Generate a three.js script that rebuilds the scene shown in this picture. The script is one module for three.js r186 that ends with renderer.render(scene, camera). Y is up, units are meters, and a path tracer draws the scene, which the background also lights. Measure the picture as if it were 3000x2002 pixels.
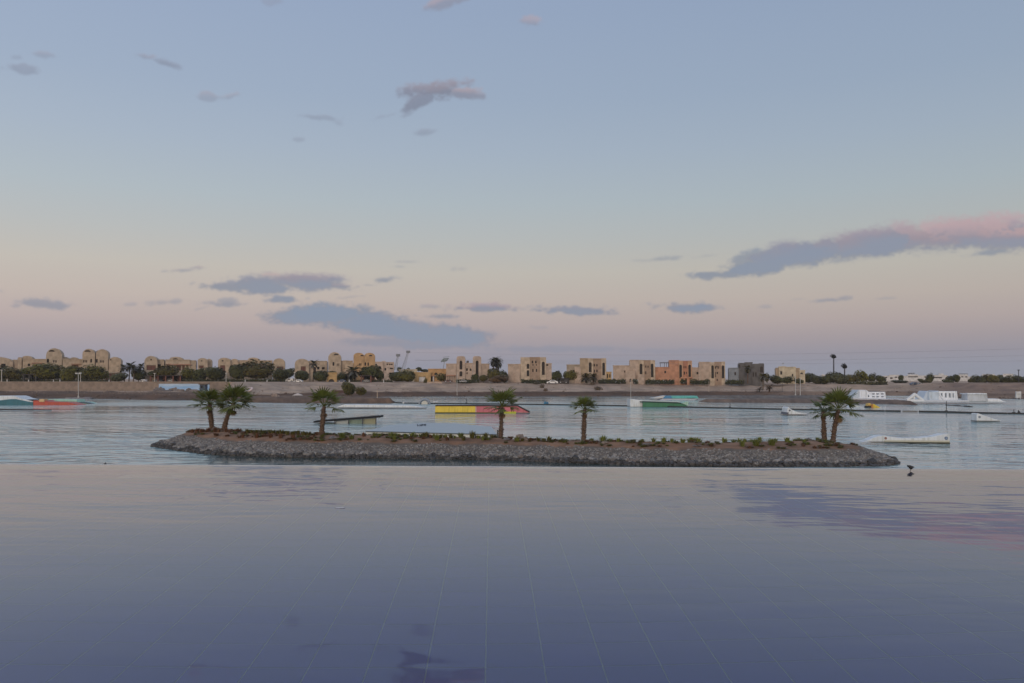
import * as THREE from 'three';
import { mergeGeometries } from 'three/addons/utils/BufferGeometryUtils.js';

// ------------------------------------------------------------------ camera, sky, sun, exposure
const F = 2332, CX = 1500, CY = 1001, EYE = 5, PITCH = Math.atan(109.6 / F);
const sP = Math.sin(PITCH), cP = Math.cos(PITCH);
const scene = new THREE.Scene();
const camera = new THREE.PerspectiveCamera(2 * Math.atan(CY / F) * 180 / Math.PI, 3000 / 2002, 0.1, 20000);
camera.position.set(0, EYE, 0);
camera.rotation.set(PITCH, 0, 0);
const renderer = new THREE.WebGLRenderer({ antialias: true });
renderer.toneMapping = THREE.LinearToneMapping;
renderer.toneMappingExposure = 1;
renderer.shadowMap.enabled = true;

const lin1 = (c) => { c /= 255; return c <= 0.04045 ? c / 12.92 : Math.pow((c + 0.055) / 1.055, 2.4); };
const lin = (r, g, b) => [lin1(r), lin1(g), lin1(b)];
const mix = (a, b, t) => a + (b - a) * t, clamp = (x, a = 0, b = 1) => Math.min(b, Math.max(a, x));
const smooth = (a, b, x) => { const t = clamp((x - a) / (b - a)); return t * t * (3 - 2 * t); };
function rng(seed) { let s = seed >>> 0; return () => { s = (s + 0x6d2b79f5) >>> 0; let t = Math.imul(s ^ (s >>> 15), 1 | s); t = (t + Math.imul(t ^ (t >>> 7), 61 | t)) ^ t; return ((t ^ (t >>> 14)) >>> 0) / 4294967296; }; }
const HASH = (() => { const r = rng(77), a = new Float32Array(65536); for (let i = 0; i < 65536; i++) a[i] = r() * 2 - 1; return a; })();
function noise(x, y, period = 256) {
  const m = period, ix = Math.floor(x), iy = Math.floor(y), fx = x - ix, fy = y - iy;
  const x0 = ((ix % m) + m) % m, y0 = ((iy % m) + m) % m, x1 = (x0 + 1) % m, y1 = (y0 + 1) % m;
  const u = fx * fx * fx * (fx * (fx * 6 - 15) + 10), v = fy * fy * fy * (fy * (fy * 6 - 15) + 10);
  const a = HASH[x0 * 256 + y0], b = HASH[x1 * 256 + y0], c = HASH[x0 * 256 + y1], d = HASH[x1 * 256 + y1];
  return a + (b - a) * u + (c - a + (a - b - c + d) * u) * v;
}
const fbm = (x, y, n = 5, p = 256) => { let s = 0, a = 0.5; for (let i = 0; i < n; i++) { s += a * noise(x + i * 17.3, y + i * 9.1, p); x *= 2; y *= 2; a *= 0.5; p = Math.min(256, p * 2); } return s; };

// the dusk sky: pink belt above the shadow of the earth in front, the afterglow behind
const FRONT = [[0, 141, 145, 157], [0.9, 146, 147, 160], [1.8, 155, 151, 161], [2.8, 167, 157, 161], [4, 180, 167, 165], [5.6, 188, 177, 170], [7.6, 189, 184, 176], [10, 180, 184, 184], [12.5, 172, 183, 190], [16, 163, 177, 193], [19.5, 155, 171, 192], [25.5, 148, 165, 191], [40, 152, 169, 200], [90, 148, 164, 196]];
const BACK = [[0, 252, 206, 164], [3, 255, 222, 184], [8, 252, 230, 203], [16, 232, 229, 222], [28, 204, 213, 225], [45, 172, 187, 213], [90, 148, 164, 196]];
const table = (T, e) => { let i = 0; while (i < T.length - 2 && e > T[i + 1][0]) i++; const t = clamp((e - T[i][0]) / (T[i + 1][0] - T[i][0])), a = T[i], b = T[i + 1]; return [1, 2, 3].map((c) => lin1(mix(a[c], b[c], t))); };
// clouds: [x, y, half width, half height, slope, density, pink], in pixels of a 2350 wide picture of that part of the sky
const CLOUDS = [
  [1020, 2, 62, 22, 0.3, .62, 1.25], [1062, -6, 50, 14, 0.2, .6, 1.25], [1217, 50, 26, 14, -0.1, .5, 1.2], [622, 0, 26, 14, 0, .3, 1],
  [55, 160, 46, 13, -.12, .5, .1], [100, 126, 38, 9, -.1, .4, .5], [38, 130, 18, 8, 0, .3, .1],
  [340, 132, 32, 9, -.22, .5, .5], [385, 147, 36, 10, -.3, .6, .1], [478, 222, 36, 13, -.05, .42, .6], [530, 220, 34, 9, .22, .38, .9],
  [962, 230, 50, 28, .5, .85, .1], [1005, 208, 78, 22, .08, .95, .35], [1062, 214, 50, 17, -.12, .8, .8], [935, 262, 26, 8, .4, .4, .1],
  [735, 270, 52, 7, -.08, .42, .1], [775, 282, 18, 9, -.4, .3, .1], [880, 268, 36, 6, .2, .25, .1], [972, 305, 30, 9, .1, .45, .1], [685, 321, 20, 6, 0, .35, .1],
  [1650, 632, 70, 11, .02, .8, 0], [1720, 616, 95, 21, .1, .95, 0], [1735, 592, 62, 19, .12, .7, 0], [1800, 592, 135, 31, .14, 1, .15], [1880, 577, 150, 36, .13, 1, .3], [1990, 561, 165, 40, .15, 1, .5], [2100, 549, 175, 43, .13, 1, .8], [2210, 541, 175, 46, .1, 1, 1.05], [2320, 538, 175, 47, .06, 1, 1.2], [2450, 534, 180, 48, .05, 1, 1.2], [2620, 520, 190, 44, .05, 1, 1.1], [2820, 515, 200, 34, .0, .9, 1],
  [2290, 577, 62, 9, .12, .7, 0], [1925, 598, 40, 7, .05, .5, 0], [1520, 595, 66, 8, .1, .45, 0], [1470, 598, 36, 4, 0, .25, .1], [1620, 588, 40, 5, .1, .18, 0],
  [415, 621, 44, 6, .05, .55, .5], [458, 615, 20, 6, .1, .55, .7],
  [540, 658, 108, 13, -.02, .8, .15], [600, 655, 76, 22, -.03, .9, .2], [690, 646, 115, 26, -.04, .95, .5], [755, 655, 76, 11, -.08, .85, .5], [622, 633, 40, 12, 0, .6, 1.2], [660, 634, 40, 10, 0, .5, .7],
  [880, 643, 42, 9, 0, .7, .1], [845, 655, 20, 4, 0, .4, .1], [100, 698, 66, 13, -.08, .65, .1], [75, 690, 30, 8, 0, .5, .1], [34, 702, 16, 6, 0, .4, 0], [375, 694, 62, 9, .05, .45, .2], [302, 699, 22, 5, .1, .35, .3],
  [515, 697, 62, 9, 0, .65, .1], [522, 690, 30, 8, 0, .5, .1], [462, 708, 20, 4, .3, .3, 0], [648, 688, 44, 10, 0, .85, .05], [806, 682, 32, 3, .1, .3, .1],
  [690, 727, 112, 27, .02, .95, 0], [765, 724, 135, 29, .0, 1, 0], [855, 744, 165, 33, -.1, 1, .05], [965, 764, 160, 33, -.1, .95, .05], [1055, 777, 110, 24, -.02, .9, 0], [880, 784, 120, 13, 0, .5, 0], [1000, 792, 140, 13, 0, .55, 0],
  [1115, 707, 104, 11, 0, .85, .75], [990, 704, 32, 6, 0, .45, .5], [1315, 713, 108, 11, -.03, .85, .2], [1012, 726, 50, 6, 0, .6, .05],
  [1560, 707, 70, 17, 0, .95, .1], [1600, 706, 56, 9, -.03, .85, .1], [1905, 689, 46, 5, .04, .6, .2], [1938, 685, 30, 6, .05, .55, .2], [1757, 704, 18, 5, 0, .3, 0], [2036, 685, 26, 3, .05, .3, 0], [1836, 687, 22, 3, 0, .2, 0],
  [1240, 752, 30, 5, 0, .2, 0], [1056, 618, 22, 7, 0, .25, .3], [932, 601, 34, 4, 0, .25, .3], [915, 612, 20, 3, 0, .25, 0],
  [1280, 802, 230, 10, 0, .35, 0], [1560, 806, 180, 8, 0, .22, 0], [1380, 798, 50, 5, 0, .2, 0], [-160, 660, 150, 20, -.05, .7, .3], [-320, 560, 200, 30, -.1, .8, .7], [-420, 300, 150, 26, .1, .5, .4], [2900, 250, 160, 24, .2, .4, .5], [3050, 700, 150, 14, 0, .7, .3],
].map((c) => c.map((v, i) => (i < 4 ? v * 3000 / 2350 : v)));
function skyTexture() {
  const W = 4096, H = 2048, data = new Float32Array(W * H * 4), low = lin(118, 112, 110);
  const body = lin(119, 132, 152), bodyHigh = lin(126, 132, 150), pinkLow = lin(180, 157, 163), pinkHigh = lin(178, 156, 159);
  for (let row = 0; row < H; row++) {
    const el = ((row + 0.5) / H - 0.5) * Math.PI, e = el * 180 / Math.PI, ce = Math.cos(el), se = Math.sin(el);
    const f = table(FRONT, Math.max(0, e)), k = table(BACK, Math.max(0, e));
    for (let col = 0; col < W; col++) {
      const o = (row * W + col) * 4;
      if (e < 0) { data[o] = low[0]; data[o + 1] = low[1]; data[o + 2] = low[2]; data[o + 3] = 1; continue; }
      const az = ((col + 0.5) / W - 0.5) * 2 * Math.PI, dx = Math.cos(az) * ce, dz = Math.sin(az) * ce;
      const back = smooth(-0.35, 1, Math.sin(az)), side = -Math.cos(az) * (1 - back);           // the left is a little brighter
      let r = mix(f[0], k[0], back), g = mix(f[1], k[1], back), b = mix(f[2], k[2], back);
      const up = 1 + 0.10 * side; r *= up * (1 + 0.02 * side); g *= up; b *= up;
      const fwd = se * sP - dz * cP;
      if (fwd > 0.25 && e < 48) {
        const px = CX + F * dx / fwd, py = CY - F * (se * cP + dz * sP) / fwd;
        let A = 0, pink = 0, tone = 1;
        for (const c of CLOUDS) {
          const X = px - c[0]; if (X > c[2] * 1.5 || X < -c[2] * 1.5) continue;
          const Y = py - c[1] + X * c[4]; if (Y > c[3] * 1.7 || Y < -c[3] * 1.7) continue;
          const sc = Math.max(10, c[3] * 1.3), n = fbm(px / sc / 1.9 + c[0], (py + X * c[4]) / sc + c[1], 5) * 1.15 + 0.35 * fbm(px / 14 + 5, py / 7, 3);
          const yy = Y / c[3] * (Y > 0 ? 1.15 : 1), d = 1 - Math.sqrt((X / c[2]) ** 2 + yy * yy) + (c[2] > 140 ? 0.42 : 0.6) * n + 0.2 * fbm(px / 9, py / 3.5 + px / 40, 3);
          const a = c[5] * smooth(-0.1, c[3] > 14 ? 0.5 : 0.72, d);
          if (a > A) { A = a; pink = c[6] * (0.14 + 0.86 * smooth(0.3, -0.7, Y / c[3] + 0.5 * n + (c[6] > 1 ? -0.15 : 0))); tone = 1 + 0.09 * n - 0.05 * Y / c[3]; }
        }
        if (A > 0) {
          const h = smooth(4, 18, e); A *= 0.92;
          const thin = smooth(0.0, 0.9, A);
          for (let q = 0; q < 3; q++) {
            const bc = mix(body[q], bodyHigh[q], h) * (1 + 0.07 * (1 - thin)), pc = mix(pinkLow[q], pinkHigh[q], h), cc = mix(bc, pc, clamp(pink)) * tone;
            if (q === 0) r = mix(r, cc, A); else if (q === 1) g = mix(g, cc, A); else b = mix(b, cc, A);
          }
        }
      }
      data[o] = r; data[o + 1] = g; data[o + 2] = b; data[o + 3] = 1;
    }
  }
  const t = new THREE.DataTexture(data, W, H, THREE.RGBAFormat, THREE.FloatType);
  t.mapping = THREE.EquirectangularReflectionMapping; t.magFilter = t.minFilter = THREE.LinearFilter; t.needsUpdate = true;
  return t;
}
const sky = skyTexture();
scene.background = sky; scene.environment = sky;
const sun = new THREE.DirectionalLight(new THREE.Color(1, 0.8, 0.62), 0.8);        // the last glow, low behind the camera
sun.position.set(-70, 78, 160); sun.target.position.set(0, 0, -160);
sun.castShadow = true; sun.shadow.radius = 40; sun.shadow.mapSize.set(2048, 2048);
Object.assign(sun.shadow.camera, { left: -260, right: 260, top: 120, bottom: -120, near: 1, far: 900 });
scene.add(sun, sun.target);
scene.fog = new THREE.FogExp2(new THREE.Color().setRGB(0.62, 0.6, 0.64), 0.00013);

// ------------------------------------------------------------------ helpers
const ray = (px, py) => { const x = (px - CX) / F, y = (CY - py) / F; return [x, y * cP + sP, y * sP - cP]; };
function at(px, py, depth) { const d = ray(px, py), t = depth / -d[2]; return new THREE.Vector3(d[0] * t, EYE + d[1] * t, -depth); }
function on(px, py, h) { const d = ray(px, py), t = (h - EYE) / d[1]; return new THREE.Vector3(d[0] * t, h, d[2] * t); }
const names = new Map();
function numbered(n) { const k = names.get(n) ?? 0; names.set(n, k + 1); return k ? n + '_' + String(k).padStart(3, '0') : n; }
function tag(o, label, category, group, kind) { if (label) o.userData.label = label; if (category) o.userData.category = category; if (group) o.userData.group = group; if (kind) o.userData.kind = kind; return o; }
function thing(name, label, category, pos, group) { const g = new THREE.Group(); g.name = numbered(name); g.position.copy(pos); scene.add(g); return tag(g, label, category, group); }
function originOf(p) { const v = new THREE.Vector3(); while (p && p !== scene) { v.add(p.position); p = p.parent; } return v; }
// a mesh from geometry in world places; parented parts are moved back to their thing's base
function mesh(name, geo, mat, parent = scene) {
  const g = Array.isArray(geo) ? merge(geo) : geo, o = originOf(parent);
  if (o.lengthSq()) g.translate(-o.x, -o.y, -o.z);
  const m = new THREE.Mesh(g, mat); m.name = parent === scene ? numbered(name) : name; m.castShadow = m.receiveShadow = true; parent.add(m); return m;
}
function merge(list) {
  const l = list.map((g) => { const n = g.index ? g.toNonIndexed() : g; for (const k of Object.keys(n.attributes)) if (!['position', 'normal', 'uv', 'color'].includes(k)) n.deleteAttribute(k); return n; });
  const anyColor = l.some((g) => g.attributes.color); if (!anyColor) l.forEach((g) => g.deleteAttribute('color'));
  return l.length === 1 ? l[0] : mergeGeometries(l);
}
// uv in metres from the face's main direction
function metres(geo) {
  const g = geo.index ? geo.toNonIndexed() : geo, p = g.attributes.position, uv = new Float32Array(p.count * 2), a = new THREE.Vector3(), b = new THREE.Vector3(), c = new THREE.Vector3();
  for (let i = 0; i < p.count; i += 3) {
    a.fromBufferAttribute(p, i); b.fromBufferAttribute(p, i + 1).sub(a); c.fromBufferAttribute(p, i + 2).sub(a); b.cross(c);
    const x = Math.abs(b.x), y = Math.abs(b.y), z = Math.abs(b.z), [s, t] = x > y && x > z ? ['z', 'y'] : y > z ? ['x', 'z'] : ['x', 'y'];
    for (let j = i; j < i + 3; j++) { a.fromBufferAttribute(p, j); uv[j * 2] = a[s]; uv[j * 2 + 1] = a[t]; }
  }
  g.setAttribute('uv', new THREE.BufferAttribute(uv, 2)); return g;
}
const box = (x0, x1, y0, y1, z0, z1) => metres(new THREE.BoxGeometry(Math.abs(x1 - x0), Math.abs(y1 - y0), Math.abs(z1 - z0)).translate((x0 + x1) / 2, (y0 + y1) / 2, (z0 + z1) / 2));
// a box whose front is the rectangle of pixels at that depth
function pbox(x0, y0, x1, y1, depth, thick) { const a = at(x0, y1, depth), b = at(x1, y0, depth); return box(a.x, b.x, a.y, b.y, -depth, -depth - thick); }
const rod = (a, b, r, r2 = r, n = 8) => { const d = new THREE.Vector3().subVectors(b, a), g = new THREE.CylinderGeometry(r2, r, d.length(), n); g.translate(0, d.length() / 2, 0); g.applyQuaternion(new THREE.Quaternion().setFromUnitVectors(new THREE.Vector3(0, 1, 0), d.normalize())); return g.translate(a.x, a.y, a.z); };
function prism(pts, depth, thick, bevel = 0) {
  const s = new THREE.Shape(pts.map(([x, y]) => { const p = at(x, y, depth); return new THREE.Vector2(p.x, p.y); }));
  const g = new THREE.ExtrudeGeometry(s, { depth: thick - 2 * bevel, bevelEnabled: bevel > 0, bevelSize: bevel, bevelThickness: bevel, bevelOffset: -bevel, bevelSegments: 1, curveSegments: 6 });
  return metres(g.translate(0, 0, -depth - thick + bevel));
}

// textures and materials
function tex(n, fn, { srgb = true, float = false } = {}) {
  const d = float ? new Float32Array(n * n * 4) : new Uint8Array(n * n * 4);
  for (let y = 0; y < n; y++) for (let x = 0; x < n; x++) { const v = fn(x / n, y / n), o = (y * n + x) * 4; for (let c = 0; c < 3; c++) d[o + c] = float ? v[c] : clamp(v[c] * 255, 0, 255); d[o + 3] = float ? 1 : 255; }
  const t = new THREE.DataTexture(d, n, n, THREE.RGBAFormat, float ? THREE.FloatType : THREE.UnsignedByteType);
  t.wrapS = t.wrapT = THREE.RepeatWrapping; t.magFilter = t.minFilter = THREE.LinearFilter; t.generateMipmaps = false; if (srgb && !float) t.colorSpace = THREE.SRGBColorSpace; t.needsUpdate = true; return t;
}
const grey = (v) => [v, v, v];
const at_ = (t, m) => { const c = t.clone(); c.repeat.set(1 / m, 1 / m); c.needsUpdate = true; return c; };
const tPlaster = tex(512, (u, v) => grey(0.9 + 0.12 * fbm(u * 6, v * 6, 5, 6) + 0.06 * noise(u * 128, v * 128, 128)));
const tSand = tex(1024, (u, v) => { const a = fbm(u * 5, v * 5, 6, 5), b = noise(u * 200, v * 200, 200); return [0.9 + 0.16 * a + 0.05 * b, 0.89 + 0.15 * a + 0.05 * b, 0.88 + 0.12 * a + 0.06 * b]; });
const tRock = tex(256, (u, v) => { const a = fbm(u * 8, v * 8, 5, 8); return grey(0.88 + 0.25 * a + 0.06 * noise(u * 64, v * 64, 64)); });
const tWear = tex(512, (u, v) => { const a = fbm(u * 8, v * 5, 5, 40), s = Math.max(0, noise(u * 40, v * 3, 120)) * 0.12; return [0.96 + 0.07 * a - s, 0.96 + 0.07 * a - s, 0.955 + 0.07 * a - s * 1.2]; });
const tBark = tex(256, (u, v) => { const a = noise(u * 8, v * 40, 40) * 0.2 + 0.2 * fbm(u * 10, v * 10, 4, 10); return [0.85 + a, 0.83 + a, 0.8 + a]; });
const M = (r, g, b, o = {}) => { const m = new THREE.MeshStandardMaterial({ roughness: 0.85, ...o }); m.color.setRGB(r, g, b); return m; };
const plaster = (r, g, b) => M(r, g, b, { map: at_(tPlaster, 6), roughness: 0.95, bumpMap: at_(tPlaster, 2), bumpScale: 0.01 });
const painted = (r, g, b, o = {}) => M(r, g, b, { map: at_(tWear, 5), roughness: 0.5, ...o });
const mSandHouse = plaster(0.54, 0.43, 0.32), mSandHouse2 = plaster(0.56, 0.435, 0.315), mPinkHouse = plaster(0.56, 0.435, 0.345), mTanHouse = plaster(0.47, 0.36, 0.25), mOrange = plaster(0.57, 0.3, 0.19), mYellow = plaster(0.62, 0.42, 0.2), mPale = plaster(0.6, 0.47, 0.38), mGreyHouse = plaster(0.15, 0.142, 0.138), mBlueGrey = plaster(0.3, 0.33, 0.37), mWhite = plaster(0.72, 0.71, 0.7), mCream = plaster(0.66, 0.57, 0.42), mWall = plaster(0.32, 0.25, 0.2);
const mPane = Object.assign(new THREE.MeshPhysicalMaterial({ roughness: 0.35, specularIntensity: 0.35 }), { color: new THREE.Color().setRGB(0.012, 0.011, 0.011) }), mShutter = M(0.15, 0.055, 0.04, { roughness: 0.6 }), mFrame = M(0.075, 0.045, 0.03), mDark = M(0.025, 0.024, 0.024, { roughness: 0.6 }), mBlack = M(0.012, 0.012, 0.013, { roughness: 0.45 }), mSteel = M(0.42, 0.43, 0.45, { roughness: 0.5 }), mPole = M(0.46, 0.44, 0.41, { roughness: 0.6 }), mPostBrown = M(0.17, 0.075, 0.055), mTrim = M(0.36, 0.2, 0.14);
const mInfl = painted(0.84, 0.87, 0.92, { roughness: 0.38 }), mKick = painted(0.74, 0.77, 0.8, { roughness: 0.4 }), mKickPale = painted(0.56, 0.62, 0.70, { roughness: 0.35 }), mTeal = painted(0.02, 0.15, 0.2, { roughness: 0.4 }), mRed = painted(0.5, 0.075, 0.045, { roughness: 0.45 }), mYel = painted(0.8, 0.58, 0.06), mPinkBox = painted(0.58, 0.15, 0.19), mGreen = painted(0.045, 0.2, 0.105), mAqua = painted(0.13, 0.5, 0.47), mBlue = painted(0.07, 0.25, 0.45), mMint = painted(0.4, 0.62, 0.52), mGlassGreen = painted(0.22, 0.3, 0.24);
const mTrunk = M(0.16, 0.105, 0.075, { map: at_(tBark, 1) }), mTrunkGrey = M(0.2, 0.16, 0.12, { map: at_(tBark, 1) });
const leafMat = (r, g, b) => new THREE.MeshPhysicalMaterial({ color: new THREE.Color().setRGB(r, g, b), roughness: 0.92, side: THREE.DoubleSide, vertexColors: true, transmission: 0.35, thickness: 0, ior: 1.35 });
const mLeaf = leafMat(0.15, 0.142, 0.022), mLeafDark = leafMat(0.085, 0.09, 0.024), mLeafOlive = leafMat(0.14, 0.122, 0.03), mLeafGrey = leafMat(0.11, 0.118, 0.06), mFan = leafMat(0.11, 0.132, 0.02), mFanBlue = leafMat(0.075, 0.12, 0.03), mRust = leafMat(0.2, 0.095, 0.055), mTuft = leafMat(0.19, 0.21, 0.045), mDry = leafMat(0.2, 0.125, 0.06);

// ------------------------------------------------------------------ land: the far bank, one sheet to the horizon
const SHORE = [[-3200, 210], [-300, 206], [0, 208], [230, 203], [300, 199], [450, 188], [600, 185], [700, 178], [780, 186], [860, 200], [1000, 216], [1160, 226], [1700, 227], [2050, 231], [2250, 236], [2400, 231], [2560, 240], [2660, 236], [2760, 214], [2860, 200], [3000, 197], [3300, 190], [6200, 190]];
const line = (T, x) => { let i = 0; while (i < T.length - 2 && x > T[i + 1][0]) i++; return mix(T[i][1], T[i + 1][1], clamp((x - T[i][0]) / (T[i + 1][0] - T[i][0]))); };
const shore = (px) => line(SHORE, px) + 1.6 * fbm(px / 60, 3.3, 4);
const plateau = (px) => line([[-3000, 3.95], [1100, 3.92], [1700, 3.75], [2300, 3.35], [2640, 3.3], [2760, 3.5], [3000, 3.62], [6000, 3.7]], px);
const WALL_Z = 270;
function landHeight(px, z) {
  const d = z - shore(px), top = plateau(px), walled = 1 - smooth(640, 690, px);
  if (d < 0) return Math.max(-1.2, d * 0.25);
  const n = fbm(px / 40, z / 14, 4);
  const low = 0.25 * smooth(0, 1.6, d) + 0.85 * smooth(2, 14, d) + 0.12 * n;
  const open = low + (top - 1.1) * smooth(18, 74 - 26 * smooth(2600, 2900, px), d + 3 * n) + 0.16 * n * smooth(10, 30, d) * (1 - smooth(70, 90, d));
  const flat = low * 0.75 + 0.15;
  const behind = smooth(WALL_Z + 0.2, WALL_Z + 0.6, z) * top;
  const far = smooth(400, 2500, z) * 0.5 * fbm(px / 300, z / 400, 3);
  return mix(open, Math.max(flat * (1 - smooth(WALL_Z, WALL_Z + 0.6, z)), behind), walled) + far - smooth(420, 4000, z) * 0.4;
}
{
  const zs = []; for (let z = 160; z < 300; z += 1.25) zs.push(z); for (let k = 0; k <= 34; k++) zs.push(300 * Math.pow(12, k / 34));
  zs.push(WALL_Z + 0.21, WALL_Z + 0.61); zs.sort((a, b) => a - b);
  const us = []; for (let px = -3200; px < -200; px += 60) us.push(px); for (let px = -200; px <= 3200; px += 9) us.push(px); for (let px = 3260; px <= 6200; px += 60) us.push(px);
  const pos = [], col = [], uv = [], idx = [];
  const dry = [0.5, 0.365, 0.265], brown = [0.125, 0.062, 0.03], grey_ = [0.14, 0.105, 0.085], red = [0.28, 0.175, 0.12], tan = [0.46, 0.32, 0.22];
  for (const z of zs) for (const px of us) {
    const u = (px - CX) / F, y = landHeight(px, z), d = z - shore(px), n = fbm(px / 30, z / 10, 4), n2 = fbm(px / 110 + 9, z / 20, 4), n3 = fbm(px / 16 + z / 30, z / 45, 4);
    pos.push(u * z, y, -z); uv.push(u * z / 26, z / 26);
    const rightRed = smooth(2640, 2820, px) * smooth(4, 12, d) * (1 - smooth(75, 110, d)), wetGrey = 1 - smooth(0.4, 2.2, d + 3 * n), brownness = (1 - smooth(13, 22, (px < 680 && z < WALL_Z + 1 ? d * 0.3 : d) + 8 * n)) * (1 - 0.4 * smooth(2100, 2400, px));
    for (let c = 0; c < 3; c++) {
      let v = mix(dry[c], tan[c], clamp(0.5 + 1.6 * n2)) * (1 + 0.28 * n + 0.22 * n3);
      v = mix(v, red[c] * (1 + 0.3 * n), rightRed * 0.85); v = mix(v, brown[c] * (1 + 0.5 * n), brownness); v = mix(v, grey_[c], wetGrey * 0.85);
      col.push(v);
    }
  }
  const w = us.length;
  for (let j = 0; j < zs.length - 1; j++) for (let i = 0; i < w - 1; i++) { const a = j * w + i; idx.push(a, a + 1, a + w, a + 1, a + w + 1, a + w); }
  const g = new THREE.BufferGeometry(); g.setAttribute('position', new THREE.Float32BufferAttribute(pos, 3)); g.setAttribute('uv', new THREE.Float32BufferAttribute(uv, 2)); g.setAttribute('color', new THREE.Float32BufferAttribute(col, 3)); g.setIndex(idx); g.computeVertexNormals();
  tag(mesh('ground', g, M(1, 1, 1, { map: tSand, vertexColors: true, roughness: 1 })), 'bare sandy bank rising from the far shore of the lake', null, null, 'structure');
}
// low spits of gravel in the lake
function spit(name, label, outline, h, col) {         // outline: [px, near depth, far depth]
  const pos = [], idx = [], uv = [], c = [], nv = 9, r = rng(name.length + outline[0][0]);
  const first = outline[0][0], last = outline[outline.length - 1][0], N = 90;
  for (let i = 0; i <= N; i++) {
    const px = mix(first, last, i / N), a = line(outline.map((o) => [o[0], o[1]]), px), b = line(outline.map((o) => [o[0], o[2]]), px);
    for (let j = 0; j <= nv; j++) {
      const t = j / nv, z = mix(a, b, t) + 0.5 * noise(px / 12, t * 3), u = (px - CX) / F, s = Math.sin(Math.PI * t), ends = smooth(0, 5, Math.min(i, N - i));
      const y = -0.25 + (h + 0.25) * Math.min(1, s * 1.7) * ends + 0.12 * noise(px / 9, z / 2) * s;
      pos.push(u * z, y, -z); uv.push(u * z / 12, z / 12); const k = (0.75 + 0.25 * smooth(0, .35, s) + 0.3 * noise(px / 7, z / 3)); c.push(col[0] * k, col[1] * k, col[2] * k);
    }
  }
  for (let i = 0; i < N; i++) for (let j = 0; j < nv; j++) { const a = i * (nv + 1) + j; idx.push(a, a + nv + 1, a + 1, a + 1, a + nv + 1, a + nv + 2); }
  const g = new THREE.BufferGeometry(); g.setAttribute('position', new THREE.Float32BufferAttribute(pos, 3)); g.setAttribute('uv', new THREE.Float32BufferAttribute(uv, 2)); g.setAttribute('color', new THREE.Float32BufferAttribute(c, 3)); g.setIndex(idx); g.computeVertexNormals();
  tag(mesh(name, g, M(1, 1, 1, { map: tSand, vertexColors: true, roughness: 1, side: THREE.DoubleSide })), label, null, null, 'structure');
}
spit('gravel_spit', 'brown spit of land with shrubs running out from the left shore', [[690, 172, 182], [760, 167, 196], [860, 163, 206], [1000, 162, 200], [1100, 162.5, 180], [1150, 164, 172], [1166, 168, 169.5]], 0.95, [0.18, 0.108, 0.066]);
spit('sand_bar', 'long low dark gravel bar in front of the right shore', [[2035, 176, 178], [2080, 169, 180], [2250, 166, 184], [2400, 164, 184], [2560, 160, 182], [2640, 155, 168], [2700, 150.5, 151.5]], 0.62, [0.2, 0.14, 0.105]);
spit('sand_bar', 'thin dark line of gravel barely above the water behind the tall float pole', [[2765, 150, 152], [2800, 146, 149], [2850, 141, 142]], 0.14, [0.1, 0.09, 0.085]);
spit('gravel_spit', 'grey stony strip along the water below the paired white poles', [[1990, 212, 216], [2060, 207, 219], [2250, 203, 222], [2370, 204, 222], [2420, 208, 212]], 0.5, [0.18, 0.155, 0.135]);
spit('gravel_spit', 'small pad of pale stones round the foot of the twin-headed lamp post', [[190, 199, 201], [215, 195, 203], [245, 195, 203], [275, 199, 201]], 0.32, [0.28, 0.24, 0.22]);

// ------------------------------------------------------------------ water
const SHORELINE = [[452, 59.2], [525, 56], [600, 53.6], [700, 52.1], [850, 51], [1000, 50.5], [1150, 50.2], [1300, 49.9], [1500, 49.2], [1600, 48.3], [1700, 47.3], [1900, 46.4], [2200, 45.7], [2440, 45.6], [2550, 45.9], [2605, 46.4], [2622, 47.2],
  [2612, 49.6], [2580, 51.6], [2490, 53.2], [2400, 55.2], [2250, 54.6], [2100, 53.6], [1900, 53.6], [1750, 54.2], [1600, 55], [1500, 56.3], [1300, 57.6], [1150, 58.6], [1000, 59.8], [850, 62], [700, 64.4], [600, 65], [540, 64], [480, 62], [457, 60.2]]
  .map(([px, z]) => [(px - CX) / F * z, z]);
function islandInside(x, z) {           // distance inside the waterline, negative outside
  let best = 1e9, inside = false;
  for (let i = 0, j = SHORELINE.length - 1; i < SHORELINE.length; j = i++) {
    const [ax, az] = SHORELINE[j], [bx, bz] = SHORELINE[i], ex = bx - ax, ez = bz - az, t = clamp(((x - ax) * ex + (z - az) * ez) / (ex * ex + ez * ez));
    best = Math.min(best, (x - ax - ex * t) ** 2 + (z - az - ez * t) ** 2);
    if ((az > z) !== (bz > z) && x < (bx - ax) * (z - az) / (bz - az) + ax) inside = !inside;
  }
  return (inside ? 1 : -1) * Math.sqrt(best);
}
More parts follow.
